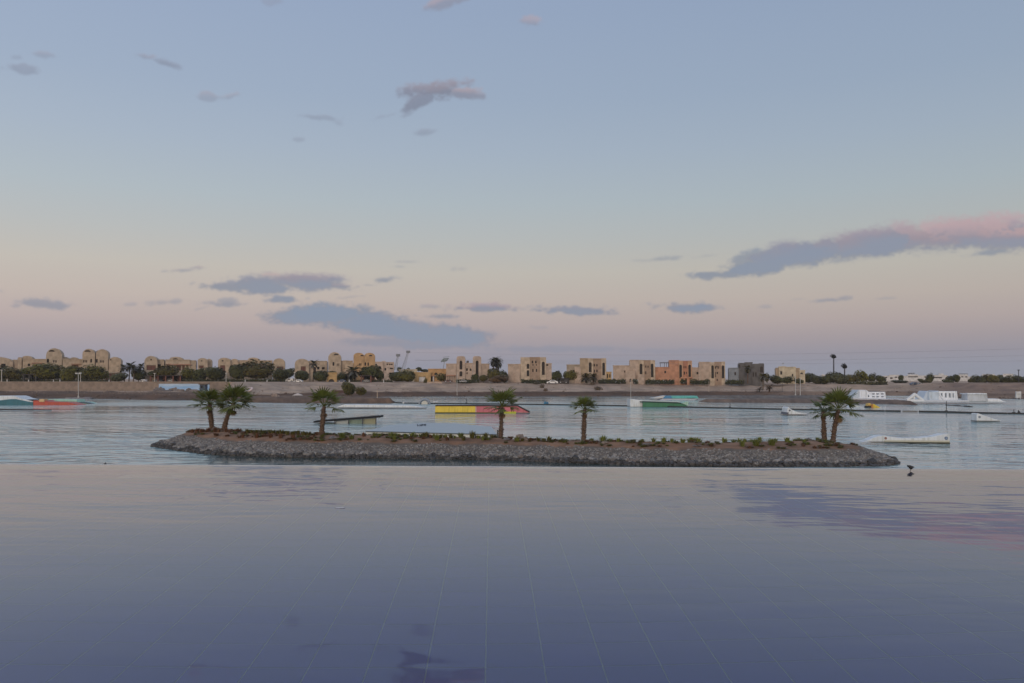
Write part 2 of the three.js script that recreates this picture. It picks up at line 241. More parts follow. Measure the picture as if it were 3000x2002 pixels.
function waves(n, size, spec, seed) {                 // a periodic field of sine waves, as a tangent-space normal map
  const r = rng(seed), W = [];
  for (const [count, l0, l1, slope, spread, dir] of spec) for (let i = 0; i < count; i++) {
    const l = l0 * Math.pow(l1 / l0, r()), th = dir + (r() + r() + r() - 1.5) * spread, kx = Math.round(size / l * Math.cos(th)), ky = Math.round(size / l * Math.sin(th));
    const k = Math.hypot(kx, ky) || 1; W.push([kx, ky, r() * 6.283, slope * Math.sqrt(2 / count) * (0.6 + 0.8 * r()) * kx / k, slope * Math.sqrt(2 / count) * (0.6 + 0.8 * r()) * ky / k]);
  }
  const S = new Float32Array(4096); for (let i = 0; i < 4096; i++) S[i] = Math.cos(i / 4096 * 2 * Math.PI);
  const gx = new Float32Array(n * n), gy = new Float32Array(n * n);
  for (const [kx, ky, ph, sx, sy] of W) { const p = ph / 6.28318 * 4096; for (let y = 0; y < n; y++) for (let x = 0; x < n; x++) { const c = S[Math.floor((kx * x + ky * y) / n * 4096 + p) & 4095], o = y * n + x; gx[o] += sx * c; gy[o] += sy * c; } }
  return { gx, gy, n };
}
function normalTex({ gx, gy, n }, gain) {
  return tex(n, (u, v) => { const x = Math.round(u * n) % n, y = Math.round(v * n) % n, o = y * n + x, k = gain ? gain(u, v) : 1, a = -gx[o] * k, b = -gy[o] * k, l = 1 / Math.hypot(a, b, 1); return [a * l * .5 + .5, b * l * .5 + .5, l * .5 + .5]; }, { float: true });
}
{
  const tile = 64, nt = normalTex(waves(1024, tile, [[26, 5, 14, 0.013, 0.9, 1.5], [40, 1.4, 5, 0.034, 1.2, 1.6], [40, 0.45, 1.4, 0.045, 1.4, 1.5]], 5), (u, v) => clamp(0.85 + 1.9 * fbm(u * 4, v * 6, 3, 4), 0.25, 2.4));
  nt.repeat.set(1 / tile, 1 / tile);
  const rt = tex(512, (u, v) => { const a = fbm(u * 7, v * 16, 5, 7); return grey(clamp(0.55 + 0.9 * a, 0.2, 1)); }, { srgb: false }); rt.repeat.set(1 / 420, 1 / 420);
  const ct = tex(256, (u, v) => { const a = fbm(u * 5, v * 12, 4, 5); return [0.92 + 0.2 * a, 0.95 + 0.1 * a, 0.96 + 0.08 * a]; }); ct.repeat.set(1 / 300, 1 / 300);
  const m = new THREE.MeshPhysicalMaterial({ color: new THREE.Color().setRGB(0.255, 0.4, 0.415), map: ct, roughness: 0.17, roughnessMap: rt, normalMap: nt, ior: 1.33 });
  // broad swell in the sheet's own shape
  const pos = [], uv = [], idx = [], zs = [], N = 220; for (let k = 0; k <= N; k++) zs.push(16.6 * Math.pow(21, k / N));
  const C = 260; for (const z of zs) for (let i = 0; i <= C; i++) { const x = (i / C * 2 - 1) * (0.9 * z + 24), h = 0.012 * fbm(x / 9, z / 4.5, 3) * smooth(17, 30, z); pos.push(x, h, -z); uv.push(x, z); }
  // sheltered and calmer close to the island and the pool, more ruffled further out; water colour darkened near the island to deepen its reflection
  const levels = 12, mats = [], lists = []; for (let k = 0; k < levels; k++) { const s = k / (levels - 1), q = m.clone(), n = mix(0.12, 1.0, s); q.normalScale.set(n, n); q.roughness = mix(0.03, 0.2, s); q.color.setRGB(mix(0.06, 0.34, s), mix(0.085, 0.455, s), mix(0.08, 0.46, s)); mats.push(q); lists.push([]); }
  const g = new THREE.BufferGeometry();
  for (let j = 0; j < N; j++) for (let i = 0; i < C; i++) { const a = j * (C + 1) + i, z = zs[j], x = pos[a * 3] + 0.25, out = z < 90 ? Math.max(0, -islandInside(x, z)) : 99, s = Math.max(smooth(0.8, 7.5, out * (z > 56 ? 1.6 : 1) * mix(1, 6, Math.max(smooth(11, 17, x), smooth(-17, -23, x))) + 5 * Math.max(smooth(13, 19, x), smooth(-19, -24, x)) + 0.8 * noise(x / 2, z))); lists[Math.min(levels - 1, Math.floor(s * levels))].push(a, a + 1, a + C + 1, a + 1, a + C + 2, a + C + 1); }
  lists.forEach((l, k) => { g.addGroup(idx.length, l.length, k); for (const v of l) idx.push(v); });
  g.setAttribute('position', new THREE.Float32BufferAttribute(pos, 3)); g.setAttribute('uv', new THREE.Float32BufferAttribute(uv, 2)); g.setIndex(idx); g.computeVertexNormals();
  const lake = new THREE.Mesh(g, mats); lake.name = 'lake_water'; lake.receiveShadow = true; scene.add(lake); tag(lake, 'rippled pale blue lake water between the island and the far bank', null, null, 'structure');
}
// the infinity pool
const PY = 3.2, FLOOR = 1.71, TILE = 0.464;
const edgeL = on(0, 1360, PY), edgeR = on(3000, 1376, PY), edgeDir = edgeR.clone().sub(edgeL).normalize();
const edgeAt = (x) => edgeL.clone().addScaledVector(edgeDir, (x - edgeL.x) / edgeDir.x);
{
  const tile = 26, nt = normalTex(waves(1024, tile, [[18, 1.6, 5, 0.0024, 0.6, 1.62], [26, 0.5, 1.6, 0.0038, 0.5, 1.6], [26, 0.14, 0.5, 0.0055, 0.5, 1.6]], 11), (u, v) => clamp(0.8 + 1.6 * fbm(u * 3, v * 4, 3, 3), 0.15, 2));
  nt.repeat.set(1 / tile, 1 / tile);
  const m = new THREE.MeshPhysicalMaterial({ color: 0xffffff, roughness: 0.015, metalness: 0.045, transmission: 1, thickness: 1, ior: 1.4, attenuationColor: new THREE.Color().setRGB(0.71, 0.74, 0.96), attenuationDistance: 3, normalMap: nt });
  const a = edgeAt(-15).add(new THREE.Vector3(0, 0, 0.06)), b = edgeAt(15).add(new THREE.Vector3(0, 0, 0.06)), g = new THREE.BufferGeometry();
  g.setAttribute('position', new THREE.Float32BufferAttribute([-15, PY, 1.4, 15, PY, 1.4, a.x, PY, a.z, b.x, PY, b.z], 3)); g.setAttribute('uv', new THREE.Float32BufferAttribute([-15, -1.4, 15, -1.4, a.x, -a.z, b.x, -b.z], 2)); g.setIndex([0, 1, 2, 1, 3, 2]); g.computeVertexNormals();
  tag(mesh('pool_water', g, m), 'still mirror-like water of the infinity pool in front', null, null, 'structure');
  // walls round the basin; the far one ends just under the water
  const mEdge = M(0.34, 0.35, 0.37, { map: at_(tPlaster, 1.5), roughness: 0.6 }), mBasin = M(0.05, 0.075, 0.17, { roughness: 0.5 });
  const ang = Math.atan2(-(edgeR.z - edgeL.z), edgeR.x - edgeL.x), mid = edgeAt(0);
  const wall = new THREE.BoxGeometry(30, PY - 0.006, 0.34).translate(0, (PY - 0.006) / 2 , 0.17 + 0.001); wall.rotateY(ang); wall.translate(mid.x, 0, mid.z);
  const pw = tag(mesh('pool_wall', metres(wall), mEdge), 'far overflow wall of the infinity pool, its top just under the water', null, null, 'structure');
  const rim = new THREE.BoxGeometry(30, 0.03, 0.09).translate(0, PY - 0.0105, 0.045); rim.rotateY(ang); rim.translate(mid.x, 0, mid.z); mesh('rim', metres(rim), M(0.55, 0.53, 0.5, { roughness: 0.35 }), pw);
  tag(mesh('pool_wall', [box(-15.3, -15.01, 0, PY + .1, -17.5, 1.4), box(15.01, 15.3, 0, PY + .1, -15.6, 1.4), box(-15.3, 15.3, 0, PY + .1, 1.41, 1.9)], mEdge), 'near and side walls of the infinity pool outside the picture', null, null, 'structure');
  tag(mesh('pool_deck', box(-40, 40, 0, PY + 0.1, 1.91, 30), plaster(0.4, 0.36, 0.32)), 'paved terrace behind the pool', null, null, 'structure');
  // floor: grout bed and tiles
  const floor = tag(mesh('pool_floor', box(-15, 15, FLOOR - 0.3, FLOOR, -17.3, 1.4), M(0.3, 0.36, 0.32, { roughness: 0.8 })), 'tiled floor of the infinity pool under the water', null, null, 'structure');
  const tg = new THREE.BoxGeometry(TILE - 0.012, 0.012, TILE - 0.014), tones = [[0.03, 0.03, 0.18], [0.028, 0.028, 0.174], [0.033, 0.032, 0.187], [0.029, 0.03, 0.176], [0.031, 0.028, 0.19]].map((c) => M(...c, { roughness: 0.35 }));
  const rot = 0.026, cs = Math.cos(rot), sn = Math.sin(rot), spots = [];
  for (let i = -34; i <= 34; i++) for (let k = -4; k < 38; k++) {
    const lx = (i + 0.41) * TILE, lz = -(k + 0.3) * TILE, x = lx * cs + lz * sn, z = -lx * sn + lz * cs;
    if (Math.abs(x) > 14.7 || z > 1.1 || z < edgeAt(x).z + 0.62) continue;
    const seen = z < -5.4 && Math.abs(x) < -z * 0.72 + 0.3; spots.push([x, z, seen ? -z : 100 + Math.abs(z)]);
  }
  spots.sort((p, q) => p[2] - q[2]);
  const r = rng(3);
  spots.slice(0, 300).forEach(([x, z]) => { const t = new THREE.Mesh(tg, tones[Math.floor(r() * 5)]); t.name = 'tile'; t.position.set(x, FLOOR + 0.006, z); t.rotation.y = rot; floor.add(t); });
  const rest = spots.slice(300), im = new THREE.InstancedMesh(tg, tones[0], rest.length), mt = new THREE.Matrix4(), q = new THREE.Quaternion().setFromAxisAngle(new THREE.Vector3(0, 1, 0), rot), one = new THREE.Vector3(1, 1, 1);
  rest.forEach(([x, z], i) => im.setMatrixAt(i, mt.compose(new THREE.Vector3(x, FLOOR + 0.006, z), q, one))); im.name = 'floor_tiles'; im.userData.kind = 'stuff'; floor.add(im);
}

// ------------------------------------------------------------------ the stone-edged island
const islandTop = (x) => 0.98 - 0.1 * smooth(-10, 15, x);
function islandHeight(x, z, d = islandInside(x, z)) {
  if (d < 0) return d * 0.5;
  const top = islandTop(x), n = fbm(x / 1.6, z / 1.1, 4), e = smooth(2.1, 4.2, d);
  return Math.min(d * 0.42, top * (0.93 + 0.07 * smooth(1.5, 3, d))) + e * (0.1 + 0.13 * n) + 0.05 * Math.max(0, d - 2.4);
}
const rIsl = rng(41);
{
  const pos = [], uv = [], col = [], idx = [], X0 = -29, X1 = 25, Z0 = 44.5, Z1 = 66, s = 0.22, nx = Math.round((X1 - X0) / s), nz = Math.round((Z1 - Z0) / s);
  for (let j = 0; j <= nz; j++) for (let i = 0; i <= nx; i++) {
    const x = X0 + i * s, z = Z0 + j * s, d = islandInside(x, z), n = fbm(x / 0.9, z / 0.7, 4), n2 = fbm(x / 3.5 + 4, z / 2, 3);
    pos.push(x, Math.max(-0.5, islandHeight(x, z, d)), -z); uv.push(x / 4, z / 4);
    const soil = smooth(1.75, 2.05, d + 0.35 * n), a = [0.16, 0.14, 0.12], b = [0.27 + 0.06 * n2, 0.155 + 0.05 * n2, 0.095 + 0.04 * n2];
    for (let c = 0; c < 3; c++) col.push(mix(a[c], b[c] * (1 + 0.5 * n), soil));
  }
  for (let j = 0; j < nz; j++) for (let i = 0; i < nx; i++) { const a = j * (nx + 1) + i; idx.push(a, a + 1, a + nx + 1, a + 1, a + nx + 2, a + nx + 1); }
  const g = new THREE.BufferGeometry(); g.setAttribute('position', new THREE.Float32BufferAttribute(pos, 3)); g.setAttribute('uv', new THREE.Float32BufferAttribute(uv, 2)); g.setAttribute('color', new THREE.Float32BufferAttribute(col, 3)); g.setIndex(idx); g.computeVertexNormals();
  const island = tag(mesh('island', g, M(1, 1, 1, { map: tSand, vertexColors: true, roughness: 1 })), 'long low island with brown soil on top and a grey stone bank', null, null, 'structure');
  // stones of the bank
  const shapes = []; for (let k = 0; k < 7; k++) { const q = new THREE.IcosahedronGeometry(1, 0), p = q.attributes.position, seen = new Map(), r = rng(100 + k); for (let i = 0; i < p.count; i++) { const key = [p.getX(i), p.getY(i), p.getZ(i)].map((v) => v.toFixed(2)).join(); if (!seen.has(key)) seen.set(key, 0.72 + 0.5 * r()); const f = seen.get(key); p.setXYZ(i, p.getX(i) * f * 1.15, p.getY(i) * f * 0.8, p.getZ(i) * f); } q.computeVertexNormals(); shapes.push(metres(q)); }
  const tones = [[0.235, 0.222, 0.208], [0.29, 0.272, 0.252], [0.185, 0.176, 0.17], [0.13, 0.125, 0.124], [0.37, 0.345, 0.325], [0.235, 0.2, 0.178]], mats = tones.map((t) => M(...t, { map: tRock, roughness: 0.95 })), wet = [[0.055, 0.052, 0.05], [0.075, 0.07, 0.067], [0.11, 0.1, 0.093]].map((t) => M(...t, { map: tRock, roughness: 0.55 }));
  const spots = [];
  for (let tries = 0; tries < 220000 && spots.length < 22000; tries++) {
    const x = X0 + rIsl() * (X1 - X0), z = Z0 + rIsl() * (Z1 - Z0), d = islandInside(x, z);
    if (d < -0.1 || d > 1.85 + 0.25 * noise(x, z)) continue;
    const low = 1 - smooth(0.2, 1.5, d), size = (0.042 + 0.042 * rIsl()) * (1 + 1.25 * low * rIsl()) * (rIsl() < 0.03 ? 1.6 : 1);
    const y = islandHeight(x, z, d); spots.push({ x, y: y + size * mix(-0.35, 0.25, low), z, size, d, tone: Math.floor(rIsl() * 6), shape: Math.floor(rIsl() * 7), turn: rIsl() * 6.28, tilt: (rIsl() - 0.5) * 1.2, wet: d < 0.32 + 0.25 * noise(x * 2, z * 2) });
  }
  // the ones that show largest: big, near, on the side towards the pool and not hidden by its edge
  const front = (s) => islandInside(s.x, s.z - 2.2) < s.d && s.y > -0.02 + 0;
  const rank = spots.map((s) => ({ s, v: front(s) ? s.size / s.z * (EYE + (s.y - EYE) * 16.3 / s.z > PY ? 1 : 0.1) : 0 })).sort((a, b) => b.v - a.v);
  rank.slice(0, 300).forEach(({ s }) => { const m = new THREE.Mesh(shapes[s.shape], s.wet ? wet[s.tone % 3] : mats[s.tone]); m.name = 'stone'; m.position.set(s.x, s.y, -s.z); m.rotation.set(s.tilt, s.turn, s.tilt * 0.6); m.scale.setScalar(s.size); m.castShadow = m.receiveShadow = true; island.add(m); });
  const rest = rank.slice(300), im = new THREE.InstancedMesh(shapes[1], M(1, 1, 1, { map: tRock, roughness: 0.95 }), rest.length), o = new THREE.Object3D(), c = new THREE.Color();
  rest.forEach(({ s }, i) => { o.position.set(s.x, s.y, -s.z); o.rotation.set(s.tilt + s.shape, s.turn, s.tilt * 0.6); o.scale.set(s.size * (0.8 + 0.07 * s.shape), s.size, s.size); o.updateMatrix(); im.setMatrixAt(i, o.matrix); const t = s.wet ? [[0.055, 0.052, 0.05], [0.075, 0.07, 0.067], [0.11, 0.1, 0.093]][s.tone % 3] : tones[s.tone]; im.setColorAt(i, c.setRGB(...t)); });
  im.name = 'stone_bank'; im.userData.kind = 'stuff'; island.add(im);
}
// a point of the island's top under that pixel
function onIsland(px, py) {
  let best = null;
  for (let z = 45.4; z < 66; z += 0.1) { const p = at(px, py, z), d = islandInside(p.x, z), h = islandHeight(p.x, z, d); if (d > 0.3 && p.y <= h) return p.setY(h); if (d > 2.3 && (!best || z > best[1] + 0.05)) best = [p.setY(h), z]; }
  return best ? best[0] : at(px, py, 55).setY(1);
}

// fan palms
function frondGeo(seed, L = 0.82, P = 0.6) {
  const r = rng(seed), pos = [], nor = [], col = [], N = 14;
  const tri = (a, b, c, k) => { const u = [b[0] - a[0], b[1] - a[1], b[2] - a[2]], v = [c[0] - a[0], c[1] - a[1], c[2] - a[2]], n = [u[1] * v[2] - u[2] * v[1], u[2] * v[0] - u[0] * v[2], u[0] * v[1] - u[1] * v[0]], l = Math.hypot(...n) || 1; for (const p of [a, b, c]) { pos.push(...p); nor.push(n[0] / l, n[1] / l, n[2] / l); col.push(k, k * 1.0, k * 0.95); } };
  const quad = (a, b, c, d, k) => { tri(a, b, c, k); tri(a, c, d, k); };
  const w = 0.022; quad([0, 0, -w], [P, 0.03, -w * .6], [P, 0.03, w * .6], [0, 0, w], 1.15); quad([0, 0.02, -w], [P, .045, -w * .6], [P, .0, w * .6], [0, -0.02, w], 1.0);
  for (let i = 0; i < N; i++) {
    const t = i / (N - 1) * 2 - 1, a = t * 1.3, len = L * (1 - 0.28 * t * t) * (0.9 + 0.18 * r()), half = 0.045, k = 0.72 + 0.5 * r(), fold = -0.05 - 0.12 * Math.abs(t);
    const P2 = (s, off) => { const drop = -0.2 * L * Math.pow(s, 2.4) * (0.5 + 0.6 * r()) + fold * s, d = s * len; return [P + Math.cos(a) * d - Math.sin(a) * off, 0.03 + drop, Math.sin(a) * d + Math.cos(a) * off]; };
    const a0 = P2(0, 0), b0 = P2(0.5, -half), b1 = P2(0.5, half), c0 = P2(0.78, -half * .55), c1 = P2(0.78, half * .55), e = P2(1, 0);
    tri(a0, b0, b1, k); quad(b0, c0, c1, b1, k); tri(c0, e, c1, k * 0.92);
  }
  const g = new THREE.BufferGeometry(); g.setAttribute('position', new THREE.Float32BufferAttribute(pos, 3)); g.setAttribute('normal', new THREE.Float32BufferAttribute(nor, 3)); g.setAttribute('color', new THREE.Float32BufferAttribute(col, 3)); return g;
}
const FRONDS = [1, 2, 3, 4].map((s) => frondGeo(s)), DEAD = frondGeo(9, 0.5, 0.5);
function fanPalm(label, [bx, by], [cx, cy], o) {
  const base = onIsland(bx, by), depth = -base.z, top = at(cx, cy, depth), t = thing('fan_palm', label, 'palm tree', base, o.group), r = rng(o.seed);
  const H = top.clone().sub(base), bend = o.bend ?? 0.1, spine = (s) => new THREE.Vector3(H.x * s + bend * Math.sin(s * Math.PI) * (o.lean ?? 0), H.y * s - 0.12 * (1 - s), H.z * s), parts = [];
  const R = (s) => o.r * (1.25 - 0.45 * s + 0.25 * Math.pow(1 - s, 6)) * (1 + 0.1 * Math.sin(s * 11 + o.seed));
  for (let k = 0; k < 12; k++) parts.push(rod(spine(k / 12), spine((k + 1) / 12 + 0.01), R(k / 12), R((k + 1) / 12), 10));
  const trunk = new THREE.Mesh(metres(merge(parts)), mTrunk); trunk.name = 'trunk'; t.add(trunk);
  // old leaf bases sticking out of the trunk
  const stub = []; for (let k = 0; k < 90; k++) { const s = 0.02 + 0.95 * (k / 90), p = spine(s), a = k * 2.4, l = (0.06 + 0.08 * r()) * (r() < 0.3 ? 1.5 : 1), d = new THREE.Vector3(Math.cos(a), 0.9, Math.sin(a)).normalize(), q = p.clone().add(new THREE.Vector3(Math.cos(a), 0, Math.sin(a)).multiplyScalar(R(s) * 0.8)); stub.push(rod(q, q.clone().addScaledVector(d, l), 0.045, 0.018, 4)); }
  const sm = new THREE.Mesh(metres(merge(stub)), mTrunk); sm.name = 'leaf_bases'; sm.userData.kind = 'stuff'; t.add(sm);
  const N = Math.round((o.n ?? 30) * 1.15);
  for (let k = 0; k < N; k++) {
    const f = (k + 0.5) / N, el = (mix(1.42, o.low ?? -0.55, Math.pow(f, 1.15)) + (r() - 0.5) * 0.3), az = k * 2.39996 + (r() - 0.5) * 0.5;
    const m = new THREE.Mesh(FRONDS[k % 4], o.blue ? mFanBlue : mFan), s = o.size * (0.8 + 0.3 * r()) * (f < 0.15 ? 0.75 : 1); m.name = 'frond'; m.castShadow = m.receiveShadow = true;
    m.rotation.order = 'YZX'; m.rotation.set((r() - 0.5) * 0.7, az, el * (1) ); m.scale.set(s, s, s * (o.narrow ?? 1)); m.position.copy(spine(1)).add(new THREE.Vector3(0, 0.05 * (1 - f), 0)); t.add(m);
  }
  for (let k = 0; k < (o.dead ?? 3); k++) { const m = new THREE.Mesh(DEAD, mDry); m.name = 'dead_frond'; m.rotation.order = 'YZX'; m.rotation.set(0, k * 2.2 + o.seed, -1.25 - 0.2 * r()); m.scale.setScalar(o.size * 0.7); m.position.copy(spine(0.97)); t.add(m); }
  return t;
}
fanPalm('upright fan palm beside the leaning one at the left end of the island', [621, 1260], [614, 1186], { seed: 3, r: 0.145, size: 1.1, n: 21, low: -0.25, dead: 3 });
fanPalm('fan palm with its trunk leaning right at the left end of the island', [655, 1262], [684, 1184], { seed: 5, r: 0.14, size: 1.26, n: 25, low: -0.36, lean: -1, bend: 0.12, dead: 2 });
fanPalm('lone fan palm with sparse fronds in front of the black ramp', [941, 1275], [949, 1192], { seed: 8, r: 0.14, size: 1.12, n: 12, low: -0.18, dead: 1 });
fanPalm('slender fan palm in front of the yellow and pink obstacle', [1466, 1284], [1471, 1193], { seed: 11, r: 0.108, size: 1.1, n: 14, low: -0.24, dead: 1 });
fanPalm('bushy fan palm beside small grey boulders mid island, bare water behind its trunk', [1709, 1285], [1713, 1200], { seed: 14, r: 0.115, size: 0.76, n: 19, low: -0.18, dead: 5 });
fanPalm('narrow fan palm of folded fronds, left one of the right-hand pair on the island', [2416, 1291], [2412, 1207], { seed: 17, r: 0.12, size: 0.74, n: 13, low: -0.42, narrow: 0.6, dead: 4, blue: true });
fanPalm('wide ragged fan palm, right one of the right-hand pair on the island', [2440, 1292], [2457, 1202], { seed: 21, r: 0.12, size: 1.24, n: 17, low: -0.27, dead: 2, lean: -1, bend: 0.06 });

// tufts and boulders on top
function tuftGeo(seed, n, h, w, spread) {
  const r = rng(seed), pos = [], col = [];
  for (let i = 0; i < n; i++) { const a = r() * 6.28, t = spread * (0.3 + r()), l = h * (0.55 + 0.5 * r()), dx = Math.cos(a), dz = Math.sin(a), bx = dx * 0.12 * r(), bz = dz * 0.12 * r(), k = 0.65 + 0.6 * r(), px = -dz * w, pz = dx * w; const m = [bx + dx * t * 0.35, l * 0.6, bz + dz * t * 0.35], e = [bx + dx * t, l, bz + dz * t]; for (const q of [[bx - px, -0.03, bz - pz], [bx + px, -0.03, bz + pz], [m[0] + px, m[1], m[2] + pz], [bx - px, -0.03, bz - pz], [m[0] + px, m[1], m[2] + pz], [m[0] - px, m[1], m[2] - pz], [m[0] - px, m[1], m[2] - pz], [m[0] + px, m[1], m[2] + pz], e]) { pos.push(...q); col.push(k, k, k * 0.9); } }
  const g = new THREE.BufferGeometry(); g.setAttribute('position', new THREE.Float32BufferAttribute(pos, 3)); g.setAttribute('color', new THREE.Float32BufferAttribute(col, 3)); g.computeVertexNormals(); return g;
}
const TUFTS = [tuftGeo(1, 46, 0.3, 0.02, 0.16), tuftGeo(2, 60, 0.3, 0.024, 0.2), tuftGeo(3, 36, 0.3, 0.026, 0.11)];
const rT = rng(61);
const ORD = 'first second third fourth fifth sixth seventh eighth ninth tenth eleventh twelfth thirteenth fourteenth fifteenth sixteenth seventeenth eighteenth nineteenth twentieth twenty-first twenty-second twenty-third twenty-fourth twenty-fifth twenty-sixth twenty-seventh twenty-eighth twenty-ninth thirtieth thirty-first thirty-second thirty-third thirty-fourth thirty-fifth'.split(' ');
const plants = [], tuft = (kind, px, py, s, mat) => plants.push({ px, py, s, mat });
function plantAll() {
  const from = [[0, "from the island's left tip"], [708, 'right of the leaning palm'], [945, 'right of the lone palm'], [1468, 'right of the slender palm'], [1711, 'right of the bushy palm']], count = {};
  plants.sort((a, b) => a.px - b.px);
  for (const { px, py, s, mat } of plants) {
    const [x0, where] = from.filter((f) => f[0] <= px).pop(), k = (count[x0] = (count[x0] ?? -1) + 1), look = mat === mRust ? ['succulent_plant', 'rusty brown succulent', 'succulent'] : mat === mLeafOlive ? ['shrub', 'small dull olive shrub', 'shrub'] : ['grass_tuft', 'green grass tuft', 'grass tuft'], big = s > 1.25 ? 'large ' : s < 0.86 ? 'tiny ' : '';
    const p = onIsland(px, py), m = new THREE.Mesh(TUFTS[Math.floor(rT() * 3)], mat); m.name = numbered(look[0]); m.position.copy(p); m.rotation.y = rT() * 6; const q = s * (0.85 + 0.3 * rT()); m.scale.set(q * (0.9 + 0.3 * rT()), q, q); m.castShadow = m.receiveShadow = true; scene.add(m);
    tag(m, big + look[1] + ', ' + ORD[k] + ' plant ' + where, look[2], 'low plants on top of the island');
  }
}
for (const [x, y] of [[563, 1268], [576, 1268], [588, 1268], [595, 1267], [609, 1266], [630, 1266], [640, 1267], [663, 1266], [672, 1268], [692, 1267], [701, 1267], [580, 1267]]) tuft('rust', x, y, 1.05, mRust);
for (const [x, y] of [[726, 1270], [738, 1270], [751, 1271], [765, 1271], [776, 1271], [790, 1271], [800, 1272], [813, 1273], [824, 1273], [842, 1274], [858, 1275], [873, 1275], [888, 1276], [894, 1276], [904, 1277], [711, 1283], [752, 1284], [792, 1283], [822, 1284], [858, 1286]]) tuft('dull', x, y, 1.0, y > 1280 ? mRust : mLeafOlive);
for (const [x, y, s] of [[1002, 1286, 1.3], [1030, 1287, 1.1], [1066, 1279, 1], [1098, 1279, 1.1], [1112, 1280, 0.9], [1145, 1282, 1.45], [1157, 1282, 1.1], [1168, 1280, 0.9], [1187, 1281, 1], [1207, 1282, 1.3], [1216, 1282, 0.9], [1232, 1282, 0.8], [1246, 1283, 1.4], [1262, 1283, 0.8], [1275, 1284, 1.2], [1290, 1284, 1], [1305, 1284, 1.1], [1320, 1284, 1.2], [1332, 1285, 0.8], [1350, 1283, 1.4], [1384, 1284, 1.6], [1402, 1285, 0.9], [1423, 1285, 1.6], [1440, 1285, 1], [1280, 1290, 1.1], [1310, 1291, 1], [1358, 1291, 1], [1415, 1291, 1.1], [1155, 1289, 1], [1516, 1294, 1.35], [1530, 1294, 1.1]]) tuft('green', x, y, s * 0.95, rT() < 0.18 ? mRust : rT() < 0.3 ? mLeafOlive : mTuft);
for (const [x, y, s] of [[1578, 1294, 1], [1592, 1294, 0.9], [1610, 1294, 1.1], [1648, 1292, 0.8], [1734, 1290, 1], [1766, 1292, 1.5], [1785, 1292, 1], [1792, 1294, 1.1], [1811, 1295, 1], [1836, 1293, 0.8], [1882, 1296, 0.8], [1915, 1295, 0.9], [1944, 1297, 1.2], [1969, 1297, 1.1], [2001, 1298, 1.1], [2023, 1295, 1.3], [2030, 1296, 1.4], [2042, 1294, 1.3], [2049, 1294, 1.3], [2123, 1293, 1.6], [2150, 1296, 1.1], [2166, 1293, 1.2], [2182, 1296, 1], [2175, 1309, 1.35], [2201, 1293, 0.9], [2216, 1306, 1.4], [2226, 1296, 1.2], [2262, 1305, 1.4], [2273, 1296, 1.1], [2306, 1296, 1.2], [2314, 1302, 1.1], [2328, 1292, 1], [2341, 1292, 1], [2356, 1300, 1], [2396, 1292, 1]]) tuft('right', x, y, s * 0.95, x < 1720 ? mLeafOlive : mTuft);
plantAll();
{ // low ground cover between the plants
  const r = rng(88), spots = []; for (let k = 0; k < 6000 && spots.length < 1500; k++) { const x = -27 + r() * 50, z = 46 + r() * 19, d = islandInside(x, z); if (d < 2.1 || fbm(x / 1.3, z, 3) < 0.02 + 0.3 * r() - 0.12) continue; spots.push([x, islandHeight(x, z, d), z]); }
  const im = new THREE.InstancedMesh(TUFTS[1], leafMat(1, 1, 1), spots.length), o = new THREE.Object3D(), c = new THREE.Color(); spots.forEach(([x, y, z], i) => { o.position.set(x, y, -z); o.rotation.set(0, r() * 6, 0); const s = 0.3 + 0.4 * r(); o.scale.set(s * 1.6, s * (0.6 + 0.5 * r()), s * 1.6); o.updateMatrix(); im.setMatrixAt(i, o.matrix); const t = r(), left = x < -12; im.setColorAt(i, t < (left ? 0.6 : 0.25) ? c.setRGB(0.2, 0.1, 0.055) : t < 0.7 ? c.setRGB(0.13, 0.12, 0.045) : c.setRGB(0.15, 0.165, 0.04)); });
  im.name = 'ground_cover'; im.castShadow = im.receiveShadow = true; scene.add(im); tag(im, 'sparse low ground cover scattered over the brown soil of the island', 'ground cover', null, 'stuff');
}
function rockGeo(seed, sx, sy, sz, det = 2) { const g = new THREE.IcosahedronGeometry(1, det), p = g.attributes.position; for (let i = 0; i < p.count; i++) { const x = p.getX(i), y = p.getY(i), z = p.getZ(i), k = 0.85 + 0.55 * fbm(x * 1.7 + seed * 7.1 + 3 * z, y * 1.7 + seed + z, 3); p.setXYZ(i, x * k * sx, y * k * sy, z * k * sz); } g.computeVertexNormals(); return metres(g); }
const mBoulder = M(0.27, 0.215, 0.18, { map: tRock, roughness: 1 }), mBoulder2 = M(0.2, 0.175, 0.165, { map: tRock, roughness: 1 });
